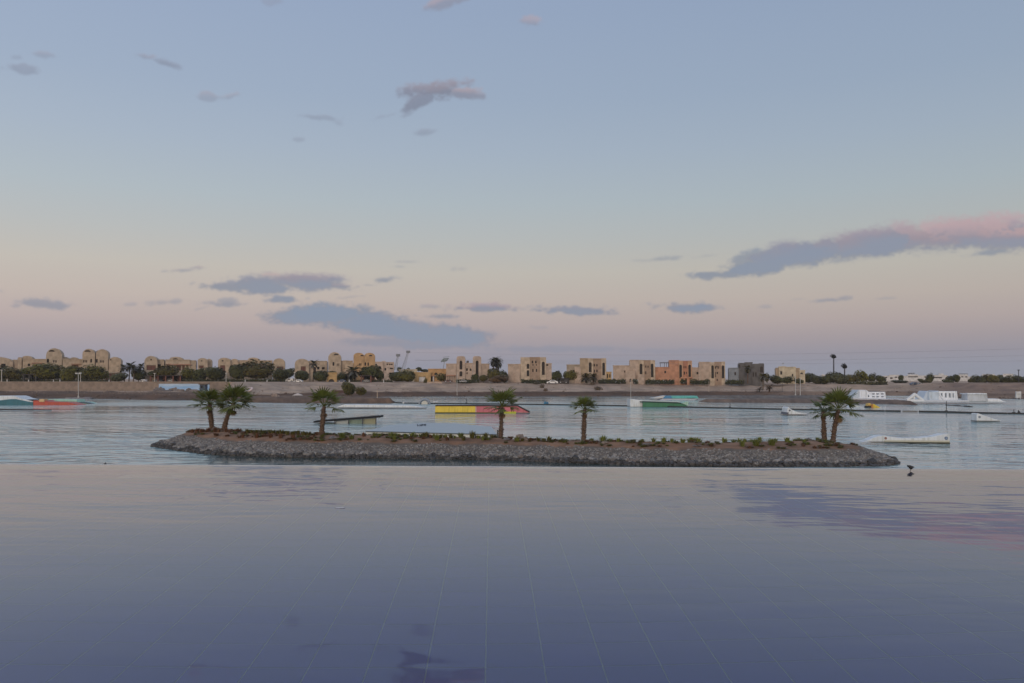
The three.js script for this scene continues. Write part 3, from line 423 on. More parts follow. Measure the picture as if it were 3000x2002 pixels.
for (const [px, py, sx, sy, mat, label] of [[1524, 1292, 0.3, 0.3, mBoulder, 'tall brown boulder with a grass tuft before it, right of the slender palm'], [1541, 1293, 0.2, 0.2, mBoulder, 'smaller brown boulder leaning on the right side of the tall boulder'], [1484, 1290, 0.32, 0.12, mBoulder2, 'flat stone lying right beside the slender palm'], [1690, 1287, 0.28, 0.14, mBoulder2, 'low grey boulder at the left foot of the bushy palm'], [1676, 1288, 0.2, 0.12, mBoulder2, 'small grey boulder left of the low one by the bushy palm'], [1771, 1301, 0.26, 0.13, mBoulder, 'pale brown boulder below the green tuft right of the bushy palm'], [1893, 1305, 0.42, 0.09, mBoulder2, 'long flat dark stone at the front of the soil, centre right'], [2368, 1286, 0.34, 0.2, mBoulder2, 'dark grey boulder left of the right pair of palms'], [2381, 1290, 0.22, 0.12, mBoulder2, 'small dark boulder tucked right of the dark grey one'], [630, 1260, 0.34, 0.16, mBoulder2, 'grey stone between the two left palms'], [975, 1287, 0.36, 0.16, mBoulder2, 'mound of grey stones just right of the lone palm'], [716, 1282, 0.16, 0.1, mBoulder, 'small brown stone on the soil below the rusty succulents'], [2044, 1308, 0.3, 0.07, mBoulder2, 'flat dark stone in front of the pair of tufts']]) {
  const p = onIsland(px, py), g = rockGeo(px, sx, sy, sx * 0.8); g.translate(p.x, p.y + sy * 0.35, p.z); tag(mesh('boulder', g, mat), label, 'boulder');
}

// ------------------------------------------------------------------ buildings along the far bank
const G0 = (px) => plateau(px);
// one storeyed volume with openings cut through its front: everything in pixels at that depth
function volume(t, v, mat) {
  const a = at(v.x0, v.y1, v.z), b = at(v.x1, v.y0, v.z), yb = v.ground ?? a.y, w = b.x - a.x, r = v.vault ? Math.min(v.vault === true ? w * 0.5 : w * v.vault, (b.y - yb) * 0.5) : 0;
  const outline = () => { const s = new THREE.Shape(); s.moveTo(a.x, yb); s.lineTo(b.x, yb); if (r) { s.lineTo(b.x, b.y - r); s.absellipse((a.x + b.x) / 2, b.y - r, w / 2, r, 0, Math.PI, false); s.lineTo(a.x, yb); } else if (v.round) { const q = w * v.round; s.lineTo(b.x, b.y - q); s.quadraticCurveTo(b.x, b.y, b.x - q, b.y); s.lineTo(a.x + q, b.y); s.quadraticCurveTo(a.x, b.y, a.x, b.y - q); s.lineTo(a.x, yb); } else { s.lineTo(b.x, b.y); s.lineTo(a.x, b.y); s.lineTo(a.x, yb); } return s; };
  const hole = (o, grow = 0) => { const p = at(o[0], o[3], v.z), q = at(o[2], o[1], v.z), h = new THREE.Path(), x0 = p.x - grow, x1 = q.x + grow, y0 = Math.max(p.y - grow, yb + 0.02), y1 = q.y + grow; h.moveTo(x0, y0); h.lineTo(x1, y0); if (o[4] === 'arch') { const rr = Math.min((x1 - x0) / 2, y1 - y0 - 0.05); h.lineTo(x1, y1 - rr); h.absellipse((x0 + x1) / 2, y1 - rr, (x1 - x0) / 2, rr, 0, Math.PI, false); h.lineTo(x0, y0); } else { h.lineTo(x1, y1); h.lineTo(x0, y1); h.lineTo(x0, y0); } return h; };
  const face = outline(), open = v.open ?? []; open.forEach((o) => face.holes.push(hole(o)));
  const skin = 0.4, list = [metres(new THREE.ExtrudeGeometry(face, { depth: skin, bevelEnabled: false, curveSegments: 10 }).translate(0, 0, -v.z - skin)), metres(new THREE.ExtrudeGeometry(outline(), { depth: v.d - skin - 0.004, bevelEnabled: false, curveSegments: 10 }).translate(0, 0, -v.z - v.d))];
  if (!r && !v.round && !v.plain) list.push(box(a.x - 0.12, b.x + 0.12, b.y + 0.003, b.y + 0.3, -v.z + 0.12, -v.z - 0.25));   // parapet lip
  for (const o of open) {
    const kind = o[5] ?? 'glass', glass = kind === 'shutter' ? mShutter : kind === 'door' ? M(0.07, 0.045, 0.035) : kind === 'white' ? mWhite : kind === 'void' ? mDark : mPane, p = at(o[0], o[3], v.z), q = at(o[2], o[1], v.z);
    const ring = new THREE.Shape(hole(o, 0).getPoints(8)); ring.holes.push(hole(o, -Math.min(0.09, (q.x - p.x) * 0.16)));
    const w_ = mesh(kind === 'door' || kind === 'white' ? 'door' : 'window', metres(new THREE.ExtrudeGeometry(ring, { depth: 0.1, bevelEnabled: false }).translate(0, 0, -v.z - 0.3)), v.frame ?? mFrame, t);
    const pane = [metres(new THREE.ShapeGeometry(new THREE.Shape(hole(o, -Math.min(0.09, (q.x - p.x) * 0.16)).getPoints(8))).translate(0, 0, -v.z - 0.27))];
    mesh(kind === 'shutter' ? 'shutter' : kind === 'door' || kind === 'white' ? 'door_leaf' : 'pane', pane, glass, w_);
    if (q.x - p.x > 1 && kind !== 'white') mesh('mullion', [box((p.x + q.x) / 2 - 0.04, (p.x + q.x) / 2 + 0.04, Math.max(p.y, yb + .03), q.y, -v.z - 0.2, -v.z - 0.265), box(p.x, q.x, mix(p.y, q.y, 0.55) - 0.035, mix(p.y, q.y, 0.55) + 0.035, -v.z - 0.21, -v.z - 0.262)], v.frame ?? mFrame, w_);
  }
  return list;
}
function house(label, mat, z, volumes, group, name = 'villa') {
  const x0 = Math.min(...volumes.map((v) => v.x0)), x1 = Math.max(...volumes.map((v) => v.x1)), p = at((x0 + x1) / 2, 1120, z); p.y = G0((x0 + x1) / 2) - 2.2;
  const t = thing(name, label, 'villa', p, group), by = new Map();
  for (const v of volumes) { v.z = z + ((v.z ?? z) - z) * 0.4; v.d = v.d ?? 8; v.ground = v.y1 ? undefined : p.y; v.y1 = v.y1 ?? 1119; const m = v.mat ?? mat; if (!by.has(m)) by.set(m, []); by.get(m).push([v.vault ? 'vaulted_wall' : 'wall', volume(t, v, m)]); }
  for (const [m, l] of by) for (const [n, g] of l) mesh(n, g, m, t);
  const th = 0.82 * Math.atan2(-p.x, -p.z); t.rotation.y = th; t.scale.x = Math.cos(th);      // the fronts look towards the lake's middle
  return t;
}
const wide = (x0, x1) => [x0 - 0.09 * (x1 - x0), x1 + 0.09 * (x1 - x0)], W = (x0, y0, x1, y1, k = 'glass', s) => { const [a, b] = wide(x0, x1); return [a, y0, b, y1, s, k]; }, A = (x0, y0, x1, y1, k = 'glass') => { const [a, b] = wide(x0, x1); return [a, y0, b, y1, 'arch', k]; };
const S = 'shutter';
house('sand coloured villa cut by the left picture border, low round vault and one dark window', mSandHouse, 306, [
  { x0: -60, x1: 36, y0: 1046, d: 9, vault: 0.18, open: [W(3, 1066, 14, 1082), W(-30, 1070, -18, 1082, S)] }, { x0: 36.3, x1: 50, y0: 1056, d: 7, z: 308 }, { x0: -60, x1: -10, y0: 1043, z: 316, d: 6, vault: 0.2 }]);
house('sand villa with low vaults and red shutters, just left of the first domed tower', mSandHouse2, 305, [
  { x0: 50.3, x1: 64, y0: 1047, d: 8, vault: 0.5, z: 304.6 }, { x0: 64.3, x1: 98, y0: 1043, d: 9, vault: 0.28, open: [W(93, 1069, 96.5, 1080)], z: 307 }, { x0: 64.3, x1: 133, y0: 1054, y1: 1119, z: 304, d: 3, open: [W(93, 1070, 105, 1080, S), W(121, 1068, 130, 1077), W(80, 1066, 86, 1073)] }, { x0: 88, x1: 118, y0: 1063, y1: 1065.5, z: 302.6, d: 1.4, mat: mTrim, plain: true }]);
house('sand villa with one tall domed tower and red shuttered windows beside it', mSandHouse, 304, [
  { x0: 134, x1: 181, y0: 1021, d: 9, vault: 0.5, open: [A(145, 1026, 159, 1031.5, 'void'), A(138, 1052, 144, 1063), W(156, 1056, 159, 1063), W(162, 1056, 165, 1063)], z: 303.4 }, { x0: 181.3, x1: 239.6, y0: 1054, d: 7, open: [W(178.5 + 4, 1068, 194, 1077, S), W(210, 1070, 226, 1079, S)] }, { x0: 183, x1: 212, y0: 1046, y1: 1060, z: 312, d: 6, vault: 0.22 }, { x0: 214, x1: 238, y0: 1047, y1: 1060, z: 312, d: 6, vault: 0.25 }, { x0: 205, x1: 232, y0: 1066, y1: 1068, z: 302.4, d: 1.6, mat: mTrim, plain: true }]);
house('sand villa crowned by a double vault with two half-round lunettes', mSandHouse2, 304, [
  { x0: 240, x1: 277.4, y0: 1023, d: 9, vault: 0.42, open: [A(249, 1027, 264, 1031.6, 'void'), A(264, 1052, 268.5, 1063), W(243.5, 1056, 246, 1063), W(248, 1056, 250.5, 1063), W(252.5, 1056, 255, 1063)], z: 303 }, { x0: 277.8, x1: 315, y0: 1023.5, d: 9, vault: 0.42, open: [A(282, 1027, 296, 1031.6, 'void'), A(280, 1052, 284.5, 1063), W(291, 1056, 293.5, 1063), W(295.5, 1056, 298, 1063), W(300, 1056, 302.5, 1063)], z: 303 },
  { x0: 315.3, x1: 352, y0: 1046, d: 10, vault: 0.32, open: [W(317, 1069, 327, 1084, S), W(320, 1053, 324, 1056, 'void')], z: 303.6 }, { x0: 304, x1: 338, y0: 1090, y1: 1094, z: 301, d: 2.6, mat: mSandHouse, plain: true }, { x0: 306, x1: 310, y0: 1094, z: 301.2, d: 0.5, mat: mPostBrown, plain: true }, { x0: 316, x1: 320, y0: 1094, z: 301.2, d: 0.5, mat: mPostBrown, plain: true }]);
house('sand villa with a wide red shuttered window and a terrace canopy, above the mural', mSandHouse, 304, [
  { x0: 425, x1: 463, y0: 1044, d: 10, vault: 0.45, open: [W(434, 1071, 456, 1085, S), W(443, 1053, 447, 1057, 'void')] }, { x0: 463.3, x1: 486, y0: 1056, d: 7, z: 308, open: [W(468, 1068, 476, 1077)] }, { x0: 486.3, x1: 558, y0: 1056, d: 6, z: 306, open: [W(492, 1071, 499, 1084), W(520, 1071, 531, 1086, S), W(536, 1071, 542, 1084, S), W(547, 1071, 552, 1084, S)] }, { x0: 486, x1: 558, y0: 1067, y1: 1070, z: 304, d: 2, mat: mTrim, plain: true }, { x0: 502, x1: 540, y0: 1046, y1: 1058, z: 309, d: 6, vault: 0.4, open: [A(512, 1050, 526, 1055, 'void')] },
  { x0: 558.3, x1: 576, y0: 1058, d: 6, z: 307 }, { x0: 576.3, x1: 607, y0: 1049, d: 9, vault: 0.28, open: [W(583, 1071, 594, 1079, S), W(587, 1056, 591, 1059, 'void')] }, { x0: 607.3, x1: 624, y0: 1051, d: 9, z: 309, vault: 0.5 }], 'vaulted villas');
house('sand villa behind the tallest dark trees, domed middle and a vaulted wing at either end', mSandHouse2, 305, [
  { x0: 640, x1: 676, y0: 1049, d: 9, vault: 0.3, open: [W(648, 1071, 660, 1088, S), W(652, 1056, 656, 1060, 'void')] }, { x0: 676.3, x1: 702, y0: 1052, d: 9, vault: 0.4, z: 308, open: [W(674 + 6, 1075, 685, 1083)] }, { x0: 702.3, x1: 798, y0: 1058, d: 6, z: 307, open: [W(716, 1073, 722, 1084), W(770, 1073, 777, 1084)] }, { x0: 704, x1: 780, y0: 1069, y1: 1072, z: 305, d: 2, mat: mTrim, plain: true }, { x0: 730, x1: 762, y0: 1048, y1: 1060, z: 310, d: 6, vault: 0.4, open: [A(736, 1052, 748, 1057, 'void')] }, { x0: 798.3, x1: 834, y0: 1050, d: 9, vault: 0.36, open: [W(812, 1074, 828, 1087, S)] }], 'vaulted villas');
house('sand villa with one slim domed tower, the tall date palm rising before its left wing', mSandHouse, 304, [
  { x0: 864, x1: 906, y0: 1052, d: 9, vault: 0.36, open: [W(883, 1074, 895, 1089, S)] }, { x0: 906.3, x1: 959.6, y0: 1060, d: 7, z: 307, open: [W(920, 1076, 927, 1090), W(931, 1075, 937, 1083), W(945, 1076, 952, 1083)] }, { x0: 960, x1: 998, y0: 1032, d: 9, vault: 0.46, open: [A(978, 1036, 990, 1041, 'void'), A(973.5, 1061, 978, 1072), W(986, 1065, 988, 1072), W(990.5, 1065, 992.5, 1072)], z: 303 }, { x0: 998.3, x1: 1034, y0: 1059, d: 7, z: 306 }, { x0: 1002, x1: 1030, y0: 1056, y1: 1062, z: 309, d: 5, vault: 0.2 }]);
house('ochre villa block with a broad twin-vault top, right end of the domed villas', mSandHouse2, 303, [
  { x0: 1035, x1: 1066, y0: 1034, d: 9, vault: 0.3, open: [A(1056, 1040, 1064.5, 1044, 'void'), W(1052, 1065, 1054, 1072), W(1056, 1065, 1058, 1072)], mat: plaster(0.58, 0.375, 0.2) }, { x0: 1066.3, x1: 1098, y0: 1034, d: 9, vault: 0.3, open: [A(1081, 1040, 1090, 1044, 'void'), A(1068.5, 1062, 1072, 1072), A(1076.5, 1062, 1080, 1072)], mat: plaster(0.58, 0.375, 0.2) }, { x0: 1010, x1: 1034.6, y0: 1066, d: 6, z: 302.6 }]);
house('pale pink apartment house set back behind the ochre twin-vault block', mPale, 352, [
  { x0: 1098, x1: 1124, y0: 1062, d: 10, open: [W(1100, 1062.6 + 4, 1104, 1071), W(1111, 1074, 1116, 1082)] }, { x0: 1124.3, x1: 1153, y0: 1063, d: 10, open: [W(1132, 1066, 1136, 1070), W(1139, 1066, 1143, 1070), W(1145, 1066, 1149, 1070), W(1142, 1078, 1150, 1082), W(1126, 1078, 1130, 1086)], z: 350 }, { x0: 1120, x1: 1130, y0: 1058, y1: 1066, z: 356, d: 5, plain: true }]);
house('low flat-roofed cream house behind the bushes left of the yellow garage', mCream, 370, [{ x0: 1168, x1: 1222, y0: 1084, d: 8, open: [W(1186, 1092, 1192, 1099)] }]);
house('yellow garage with a wide white door', mYellow, 300, [{ x0: 1213, x1: 1262, y0: 1093, d: 8, open: [W(1228, 1104, 1245, 1119.5, 'white')] }, { x0: 1216, x1: 1256, y0: 1091, y1: 1093, d: 8, z: 301, mat: mTanHouse, plain: true }], undefined, 'garage');
house('low ochre house with a small round window beside the yellow garage', mYellow, 302, [{ x0: 1254, x1: 1309, y0: 1083, d: 9, open: [A(1273, 1092, 1281, 1100, 'void'), W(1262, 1103, 1267, 1118), W(1290, 1104, 1298, 1116)], mat: plaster(0.6, 0.36, 0.17) }, { x0: 1258, x1: 1276, y0: 1101, y1: 1103, z: 300, d: 2, mat: mTrim, plain: true }, { x0: 1267.5, x1: 1271, y0: 1103, z: 300.3, d: 0.5, mat: mWhite, plain: true }]);
house('small yellow gatehouse with an arched dark opening among the bushes', mYellow, 294, [{ x0: 957, x1: 987, y0: 1094, d: 5, open: [A(963, 1111, 978, 1120.5, 'void')] }], undefined, 'gatehouse');
const tall = (x, y0, y1, w = 5.6) => [A(x - 0.15 * w, y0, x + 1.12 * w, y1)];
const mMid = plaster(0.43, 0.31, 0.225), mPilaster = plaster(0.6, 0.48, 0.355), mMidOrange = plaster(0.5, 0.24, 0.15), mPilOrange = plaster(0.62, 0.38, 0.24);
house('pinkish villa with two separate round-topped towers, each with one tall slit window', mPinkHouse, 292, [
  { x0: 1307, x1: 1337, y0: 1068, d: 8, z: 293 }, { x0: 1337.3, x1: 1363, y0: 1044, d: 8, round: 0.3, open: [...tall(1347.6, 1057, 1083), ...tall(1347.6, 1088, 1103)] }, { x0: 1363.3, x1: 1384.7, y0: 1066, d: 7, z: 293.5, open: [A(1366, 1079, 1370.5, 1087), A(1376.5, 1080, 1381, 1087), A(1367, 1091, 1370, 1097, 'void')] }, { x0: 1367, x1: 1374, y0: 1057, y1: 1067, z: 296, d: 3, plain: true, mat: mGreyHouse }, { x0: 1385, x1: 1410, y0: 1044, d: 8, round: 0.3, open: [...tall(1395, 1057, 1103)] }, { x0: 1410.3, x1: 1434, y0: 1068, d: 8, z: 293 },
  { x0: 1306, x1: 1334, y0: 1099, y1: 1102, z: 290.6, d: 2.4, mat: mTrim, plain: true }, ...[1308, 1313, 1318, 1323, 1328].map((x) => ({ x0: x, x1: x + 1.6, y0: 1102, z: 290.8, d: 0.25, mat: mPinkHouse, plain: true }))]);
house('pinkish villa left of the parked white car, small paired windows between two tall slits', mPinkHouse, 290, [
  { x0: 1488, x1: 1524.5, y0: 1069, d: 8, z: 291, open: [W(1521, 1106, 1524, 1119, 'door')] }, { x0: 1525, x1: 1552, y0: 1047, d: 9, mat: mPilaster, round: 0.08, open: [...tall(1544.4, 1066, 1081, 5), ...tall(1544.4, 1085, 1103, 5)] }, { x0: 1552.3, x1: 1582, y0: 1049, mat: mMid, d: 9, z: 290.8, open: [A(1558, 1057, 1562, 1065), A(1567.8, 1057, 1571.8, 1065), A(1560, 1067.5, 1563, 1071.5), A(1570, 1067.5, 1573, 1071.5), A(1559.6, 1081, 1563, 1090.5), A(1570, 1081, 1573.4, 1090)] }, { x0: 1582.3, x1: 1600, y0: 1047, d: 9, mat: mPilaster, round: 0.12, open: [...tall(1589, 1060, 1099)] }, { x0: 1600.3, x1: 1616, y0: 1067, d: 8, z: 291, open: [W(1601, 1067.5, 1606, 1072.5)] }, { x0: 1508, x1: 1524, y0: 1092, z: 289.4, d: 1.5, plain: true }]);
house('olive tan villa with a palm in front, right of the black van', mTanHouse, 289, [
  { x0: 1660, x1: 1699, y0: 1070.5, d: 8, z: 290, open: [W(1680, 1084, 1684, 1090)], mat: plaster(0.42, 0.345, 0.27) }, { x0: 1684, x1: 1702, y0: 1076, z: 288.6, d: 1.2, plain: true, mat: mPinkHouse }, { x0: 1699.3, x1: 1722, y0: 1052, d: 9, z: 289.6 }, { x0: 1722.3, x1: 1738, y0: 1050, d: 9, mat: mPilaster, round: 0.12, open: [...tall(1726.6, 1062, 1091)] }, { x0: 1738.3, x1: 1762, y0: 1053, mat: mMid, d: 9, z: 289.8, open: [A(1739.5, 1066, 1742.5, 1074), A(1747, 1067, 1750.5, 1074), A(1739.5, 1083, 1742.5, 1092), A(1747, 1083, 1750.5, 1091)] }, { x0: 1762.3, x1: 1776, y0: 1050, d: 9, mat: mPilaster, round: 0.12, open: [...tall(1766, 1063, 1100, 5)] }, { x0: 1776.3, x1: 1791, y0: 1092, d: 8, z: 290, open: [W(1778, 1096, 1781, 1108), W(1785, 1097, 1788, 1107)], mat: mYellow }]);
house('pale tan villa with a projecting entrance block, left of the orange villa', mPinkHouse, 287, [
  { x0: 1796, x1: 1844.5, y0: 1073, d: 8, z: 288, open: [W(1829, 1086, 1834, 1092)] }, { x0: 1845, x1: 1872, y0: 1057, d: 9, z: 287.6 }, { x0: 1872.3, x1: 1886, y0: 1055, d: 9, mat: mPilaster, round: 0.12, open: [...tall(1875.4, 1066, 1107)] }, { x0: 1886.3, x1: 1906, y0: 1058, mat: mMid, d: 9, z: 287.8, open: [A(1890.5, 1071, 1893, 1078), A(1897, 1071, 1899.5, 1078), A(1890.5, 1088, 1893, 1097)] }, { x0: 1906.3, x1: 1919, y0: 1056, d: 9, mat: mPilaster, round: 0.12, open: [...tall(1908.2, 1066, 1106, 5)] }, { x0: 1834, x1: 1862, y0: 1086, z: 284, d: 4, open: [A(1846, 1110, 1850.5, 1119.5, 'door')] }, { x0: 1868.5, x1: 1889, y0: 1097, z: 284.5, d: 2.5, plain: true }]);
house('bright orange villa with a roof pergola over its left wing', mOrange, 286, [
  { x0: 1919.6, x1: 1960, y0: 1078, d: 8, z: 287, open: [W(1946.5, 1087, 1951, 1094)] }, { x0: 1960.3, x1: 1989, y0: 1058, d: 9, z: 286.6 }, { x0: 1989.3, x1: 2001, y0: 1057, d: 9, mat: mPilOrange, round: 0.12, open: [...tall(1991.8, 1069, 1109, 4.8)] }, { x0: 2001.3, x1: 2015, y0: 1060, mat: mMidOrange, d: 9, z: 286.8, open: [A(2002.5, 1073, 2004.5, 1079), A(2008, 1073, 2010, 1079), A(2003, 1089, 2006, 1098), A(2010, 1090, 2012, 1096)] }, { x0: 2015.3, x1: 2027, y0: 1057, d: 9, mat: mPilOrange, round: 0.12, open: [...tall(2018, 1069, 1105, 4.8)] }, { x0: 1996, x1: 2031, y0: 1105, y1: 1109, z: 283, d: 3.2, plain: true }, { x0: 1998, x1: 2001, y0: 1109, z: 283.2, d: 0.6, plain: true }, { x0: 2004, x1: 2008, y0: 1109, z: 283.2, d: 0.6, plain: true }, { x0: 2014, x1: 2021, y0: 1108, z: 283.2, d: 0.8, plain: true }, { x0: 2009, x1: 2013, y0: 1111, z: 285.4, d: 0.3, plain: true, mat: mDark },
  { x0: 1932, x1: 1961, y0: 1062, y1: 1063.6, z: 288, d: 5, mat: mGreyHouse, plain: true }, ...[1933, 1945, 1951, 1957].map((x) => ({ x0: x, x1: x + 1.2, y0: 1063.6, y1: 1077.5, z: 288.3, d: 0.18, mat: mGreyHouse, plain: true }))]);
house('pinkish villa with a blank wall, right of the orange villa', mPinkHouse, 285, [
  { x0: 2027.6, x1: 2048, y0: 1079, d: 8, z: 286, open: [W(2041, 1090, 2046, 1097)] }, { x0: 2048.3, x1: 2081, y0: 1063, d: 9, z: 285.6 }, { x0: 2048, x1: 2056, y0: 1082, z: 283.6, d: 1.6, plain: true }, { x0: 2081.3, x1: 2093, y0: 1062, d: 9, mat: mPilaster, round: 0.1, open: [...tall(2085.6, 1071, 1109, 4.8)] }, { x0: 2093.3, x1: 2114, y0: 1063, mat: mMid, d: 9, z: 285.4, open: [A(2094.5, 1073, 2097, 1081), A(2098.5, 1071.5, 2101, 1077), A(2102.5, 1073, 2105, 1081), A(2099.5, 1090, 2103, 1096), A(2099.5, 1110, 2102.5, 1117, 'door'), W(2095.5, 1090, 2097, 1106)] }, { x0: 2114.3, x1: 2124, y0: 1060, d: 9, mat: mPilaster, round: 0.12, open: [...tall(2115.8, 1071, 1109, 4.8)] }]);
house('dark grey concrete villa half hidden by a tall palm', mGreyHouse, 284, [
  { x0: 2135, x1: 2165, y0: 1080, d: 8, z: 285, open: [W(2152, 1091, 2155.5, 1100)], mat: mBlueGrey }, { x0: 2165.3, x1: 2182, y0: 1066, d: 9, open: [W(2166, 1068, 2169, 1080, 'void')] }, { x0: 2182.3, x1: 2204, y0: 1064, d: 9, z: 284.6, open: [A(2190, 1075, 2193, 1083)] }, { x0: 2204.3, x1: 2222, y0: 1066, d: 9, z: 284.2, round: 0.2, open: [A(2205.5, 1091, 2208.5, 1106), A(2213, 1091, 2216, 1106)] }, { x0: 2222.3, x1: 2238, y0: 1065, d: 9, round: 0.2, open: [...tall(2228, 1074, 1092)] }, { x0: 2205, x1: 2223, y0: 1104, z: 282.5, d: 1.5, plain: true }]);
house('cream stepped villa with a roof aerial, last before the right-hand trees', mCream, 296, [
  { x0: 2272, x1: 2283, y0: 1080, d: 8, z: 298, mat: mTanHouse }, { x0: 2283.3, x1: 2302, y0: 1076, d: 9, open: [W(2287, 1088, 2292, 1098)] }, { x0: 2302.3, x1: 2331, y0: 1077.5, d: 9, z: 296.6, open: [W(2320, 1096, 2323.5, 1104)] }, { x0: 2331.3, x1: 2342, y0: 1081, d: 8, z: 297, mat: mTanHouse }, { x0: 2342.3, x1: 2358, y0: 1087, d: 8, open: [A(2345, 1092, 2351, 1097, 'void')] }, { x0: 2314, x1: 2332, y0: 1104, y1: 1114.5, z: 293, d: 2, plain: true, mat: mCream }, { x0: 2354, x1: 2357, y0: 1087, z: 295.4, d: 0.5, plain: true }, { x0: 2290.3, x1: 2291, y0: 1062, y1: 1076, z: 300, d: 0.1, plain: true, mat: mSteel }, { x0: 2289, x1: 2294, y0: 1063.5, y1: 1066, z: 300.2, d: 0.2, plain: true, mat: mBlueGrey }]);
// far white houses beyond the trees on the right
const farWhite = (label, list) => house(label, mWhite, 520, list.map((v) => ({ d: 9, ...v, y0: v.y0 - 3, y1: v.y1 && v.y1 - 3, open: v.open?.map(([a, b, c, d, ...k]) => [a, b - 3, c, d - 2.5, ...k]) })), undefined, 'white_house');
farWhite('small white house glimpsed above the trees left of the twin poles', [{ x0: 2408, x1: 2424, y0: 1102, open: [W(2412, 1106, 2416, 1109)] }, { x0: 2424.3, x1: 2440, y0: 1106 }]);
farWhite('far white house in the gap right of the shorter pole', [{ x0: 2456, x1: 2478, y0: 1104, open: [W(2462, 1108, 2467, 1111)] }, { x0: 2478.3, x1: 2500, y0: 1108 }]);
farWhite('far white house with two small dark windows, leftmost of the clear row of white houses', [{ x0: 2588, x1: 2606, y0: 1106, open: [W(2592, 1108, 2599, 1111)] }, { x0: 2606.3, x1: 2634, y0: 1103, open: [W(2609, 1109, 2615, 1113), W(2622, 1107, 2628, 1110)] }]);
farWhite('far white house with a roof pergola and a long balcony, second of the white row', [{ x0: 2640, x1: 2660, y0: 1106 }, { x0: 2660.3, x1: 2690, y0: 1102, open: [W(2664, 1106, 2687, 1108.5)] }, { x0: 2664, x1: 2680, y0: 1096, y1: 1098, mat: mGreyHouse, plain: true }, ...[2665, 2671, 2678].map((x) => ({ x0: x, x1: x + 1, y0: 1098, y1: 1102, d: 0.5, mat: mGreyHouse, plain: true })), { x0: 2690.3, x1: 2714, y0: 1105, open: [W(2708, 1106.5, 2712, 1109)] }]);
farWhite('far white house with a dark horizontal window band, between two dark trees', [{ x0: 2732, x1: 2775, y0: 1104, open: [W(2736, 1108, 2758, 1111)] }, { x0: 2748, x1: 2762, y0: 1099, y1: 1104, z: 524 }]);
farWhite('far white house with a roof shelter, right of the last conical tree', [{ x0: 2812, x1: 2836, y0: 1102, open: [W(2818, 1106, 2823, 1108.5), W(2829, 1106, 2834, 1109)] }, { x0: 2836.3, x1: 2850, y0: 1108, open: [W(2842, 1111, 2846, 1114)] }, { x0: 2814, x1: 2836, y0: 1098, y1: 1099.4, mat: mGreyHouse, plain: true }, ...[2815, 2825, 2834].map((x) => ({ x0: x, x1: x + 1, y0: 1099.4, y1: 1102, d: 0.5, mat: mGreyHouse, plain: true }))]);
farWhite('far white house near the right border, mostly behind trees', [{ x0: 2940, x1: 2968, y0: 1100, open: [W(2950, 1104, 2957, 1107)] }, { x0: 2920, x1: 2940, y0: 1104 }]);
farWhite('far white house just left of the right border lamp mast', [{ x0: 2880, x1: 2914, y0: 1101, open: [W(2890, 1105, 2897, 1108)] }]);

// ------------------------------------------------------------------ plants along the bank
function crownGeo(seed, n, { flat = 0.75, size = 0.17, hole = 0.12 } = {}) {      // leaf clumps through a lumpy round volume, unit radius, base at 0
  const r = rng(seed), pos = [], nor = [], col = [], v = new THREE.Vector3(), lobes = []; for (let k = 0; k < 9; k++) lobes.push(new THREE.Vector3(r() * 2 - 1, r() * 1.4 - 0.5, r() * 2 - 1).normalize());
  for (let i = 0; i < n; i++) {
    do { v.set(r() * 2 - 1, r() * 2 - 1, r() * 2 - 1); } while (v.lengthSq() > 1 || v.lengthSq() < 0.05);
    v.normalize(); let lump = 0.78; for (const l of lobes) lump += 0.26 * Math.max(0, v.dot(l) - 0.55) / 0.45; const q = noise(v.x * 3 + seed, v.y * 3 + v.z * 2); if (q < -0.62 + hole) continue;
    const rad = lump * Math.pow(r(), 0.24), s = size * (0.6 + 0.8 * r()), c = v.clone().multiplyScalar(rad), nrm = v.clone().add(new THREE.Vector3(r() - .5, r() - .1, r() - .5).multiplyScalar(1.3)).normalize(), a = new THREE.Vector3(r() - .5, r() - .5, r() - .5).cross(nrm).normalize(), b = nrm.clone().cross(a), k = 0.62 + 0.55 * r() + 0.25 * q;
    const y = (p) => (p.y + 1) * flat; for (const [x1, y1] of [[-1, -.6], [1, -.4], [0.2, 1], [-1, -.6], [0.2, 1], [-0.9, 0.7]]) { const p = c.clone().addScaledVector(a, x1 * s).addScaledVector(b, y1 * s); pos.push(p.x, Math.max(-0.02, y(p)), p.z); nor.push(nrm.x, nrm.y, nrm.z); col.push(k * 1.02, k, k * 0.9); }
  }
  const g = new THREE.BufferGeometry(); g.setAttribute('position', new THREE.Float32BufferAttribute(pos, 3)); g.setAttribute('normal', new THREE.Float32BufferAttribute(nor, 3)); g.setAttribute('color', new THREE.Float32BufferAttribute(col, 3)); return g;
}
const CROWNS = [1, 2, 3, 4, 5].map((s) => crownGeo(s, 2400, { size: 0.105 })), SPARSE = [6, 7].map((s) => crownGeo(s, 900, { hole: 0.35, size: 0.1 }));
const TR = new THREE.CylinderGeometry(0.07, 0.13, 1, 7).translate(0, 0.5, 0); metres(TR);
let treeN = 0; const rTree = rng(91);
